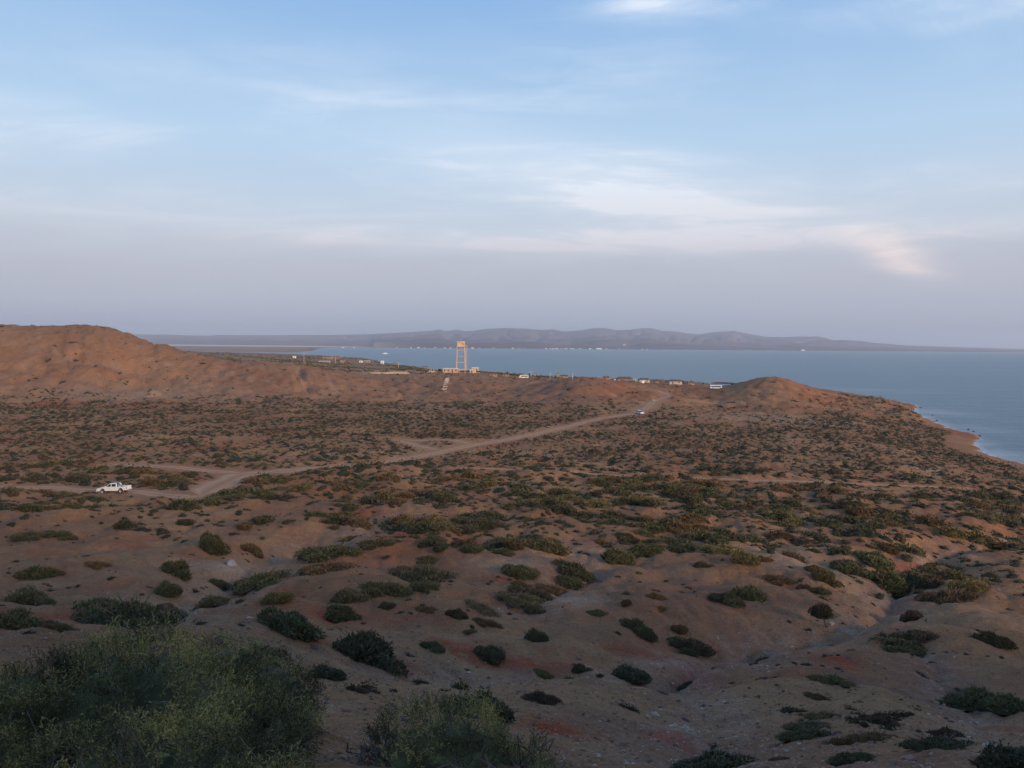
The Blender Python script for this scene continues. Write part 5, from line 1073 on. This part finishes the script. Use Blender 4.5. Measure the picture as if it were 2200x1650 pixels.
# ---------------------------------------------------------------- village on the far shore
FARW = [WMS, GREYW, simple('far_red_roof', (.40, .22, .17), .9, .1, .1), simple('far_green', (.40, .48, .38), .9, .1, .1)]
far = [(853, 3, 0), (883, 3, 0), (899, 5, 0), (912, 3, 1), (935, 5, 1), (955, 4, 0), (968, 4, 0), (1015, 6, 0), (1030, 4, 1), (1060, 5, 1), (1102, 5, 0), (1115, 3, 1), (1128, 3, 2), (1173, 4, 0), (1182, 3, 0), (1188, 5, 0), (1196, 6, 0), (1206, 5, 2), (1216, 8, 3), (1226, 5, 3), (1232, 4, 0), (1246, 6, 1), (1268, 5, 0), (1287, 12, 0), (1303, 5, 1), (1330, 4, 1), (1380, 3, 0), (1391, 3, 0), (1725, 9, 0), (760, 3, 0), (737, 4, 0)]
NW = {0: 'white', 1: 'grey', 2: 'reddish', 3: 'pale green'}
for k, (px, w, c) in enumerate(far):
    s = float(np.interp(px, [p for p, _ in SHORE], [q for _, q in SHORE]))+260; d = ray([px], [745])[0]; x = d[0]/d[1]*s; zz_ = max(Hf(x, s), 1.0); wd = w*s/F
    root = link('far_house', None, None, (x, s, zz_)); hh = wd*.12+2.5+2*random.random()
    MB().box(-wd/2, wd/2, -6, 6, -6, hh).build('wall', FARW[c], root); MB().box(-wd/2-.8, wd/2+.8, -7, 7, hh, hh+1.6, 1, 3).build('roof', FARW[0 if c else 1], root)
    side = 'left of the water tower' if px < 980 else ('right of the water tower' if px < 1170 else ('in the town across the bay' if px < 1420 else 'alone on the far shore at the right'))
    tag(root, '%s house on the far shore %s' % (NW[c], side), 'house', '%s houses on the far shore %s' % (NW[c], side))
for (px, py, w, lb, D_) in ((1082, 741.5, 34, 'long white building above the far shore right of the water tower', 10800), (1158, 733, 7, 'pale building high on the far slope', 13500), (1341, 739, 6, 'small white building on the far slope above the cluster', 11500)):
    d = ray([px], [py])[0]; x = d[0]/d[1]*D_; zz_ = CAMZ+d[2]/d[1]*D_; root = link('far_building', None, None, (x, D_, zz_-4)); wd = w*D_/F; n = max(1, int(w/9))
    for i in range(n):
        a = -wd/2+wd*i/n; MB().box(a+1, a+wd/n-1, -8, 8, -30, 4+3*(i % 2)).build('wall', FARW[1], root); MB().box(a, a+wd/n, -9, 9, 4+3*(i % 2), 6+3*(i % 2)).build('roof', FARW[1], root)
    tag(root, lb, 'building')

fh = {}
for o in COL.objects:
    if o.get('category') == 'house' and 'houses on the far shore' in o.get('group', ''): fh.setdefault(o['label'], []).append(o)
for lb, os_ in fh.items():
    os_.sort(key=lambda o: o.location.x/o.location.y); n = len(os_)
    if n > 1:
        for k, o in enumerate(os_): o['label'] = ('leftmost ' if k == 0 else 'rightmost ' if k == n-1 else ('', 'second ', 'third ', 'fourth ', 'fifth ', 'sixth ', 'seventh ', 'eighth ')[k])+lb
tri = 0; done = set()
for o in COL.objects:
    if o.type == 'MESH' and o.data.name not in done: done.add(o.data.name); tri += sum(1 for _ in ()) + len(o.data.loops)-2*len(o.data.polygons)
print('TRIS', tri)
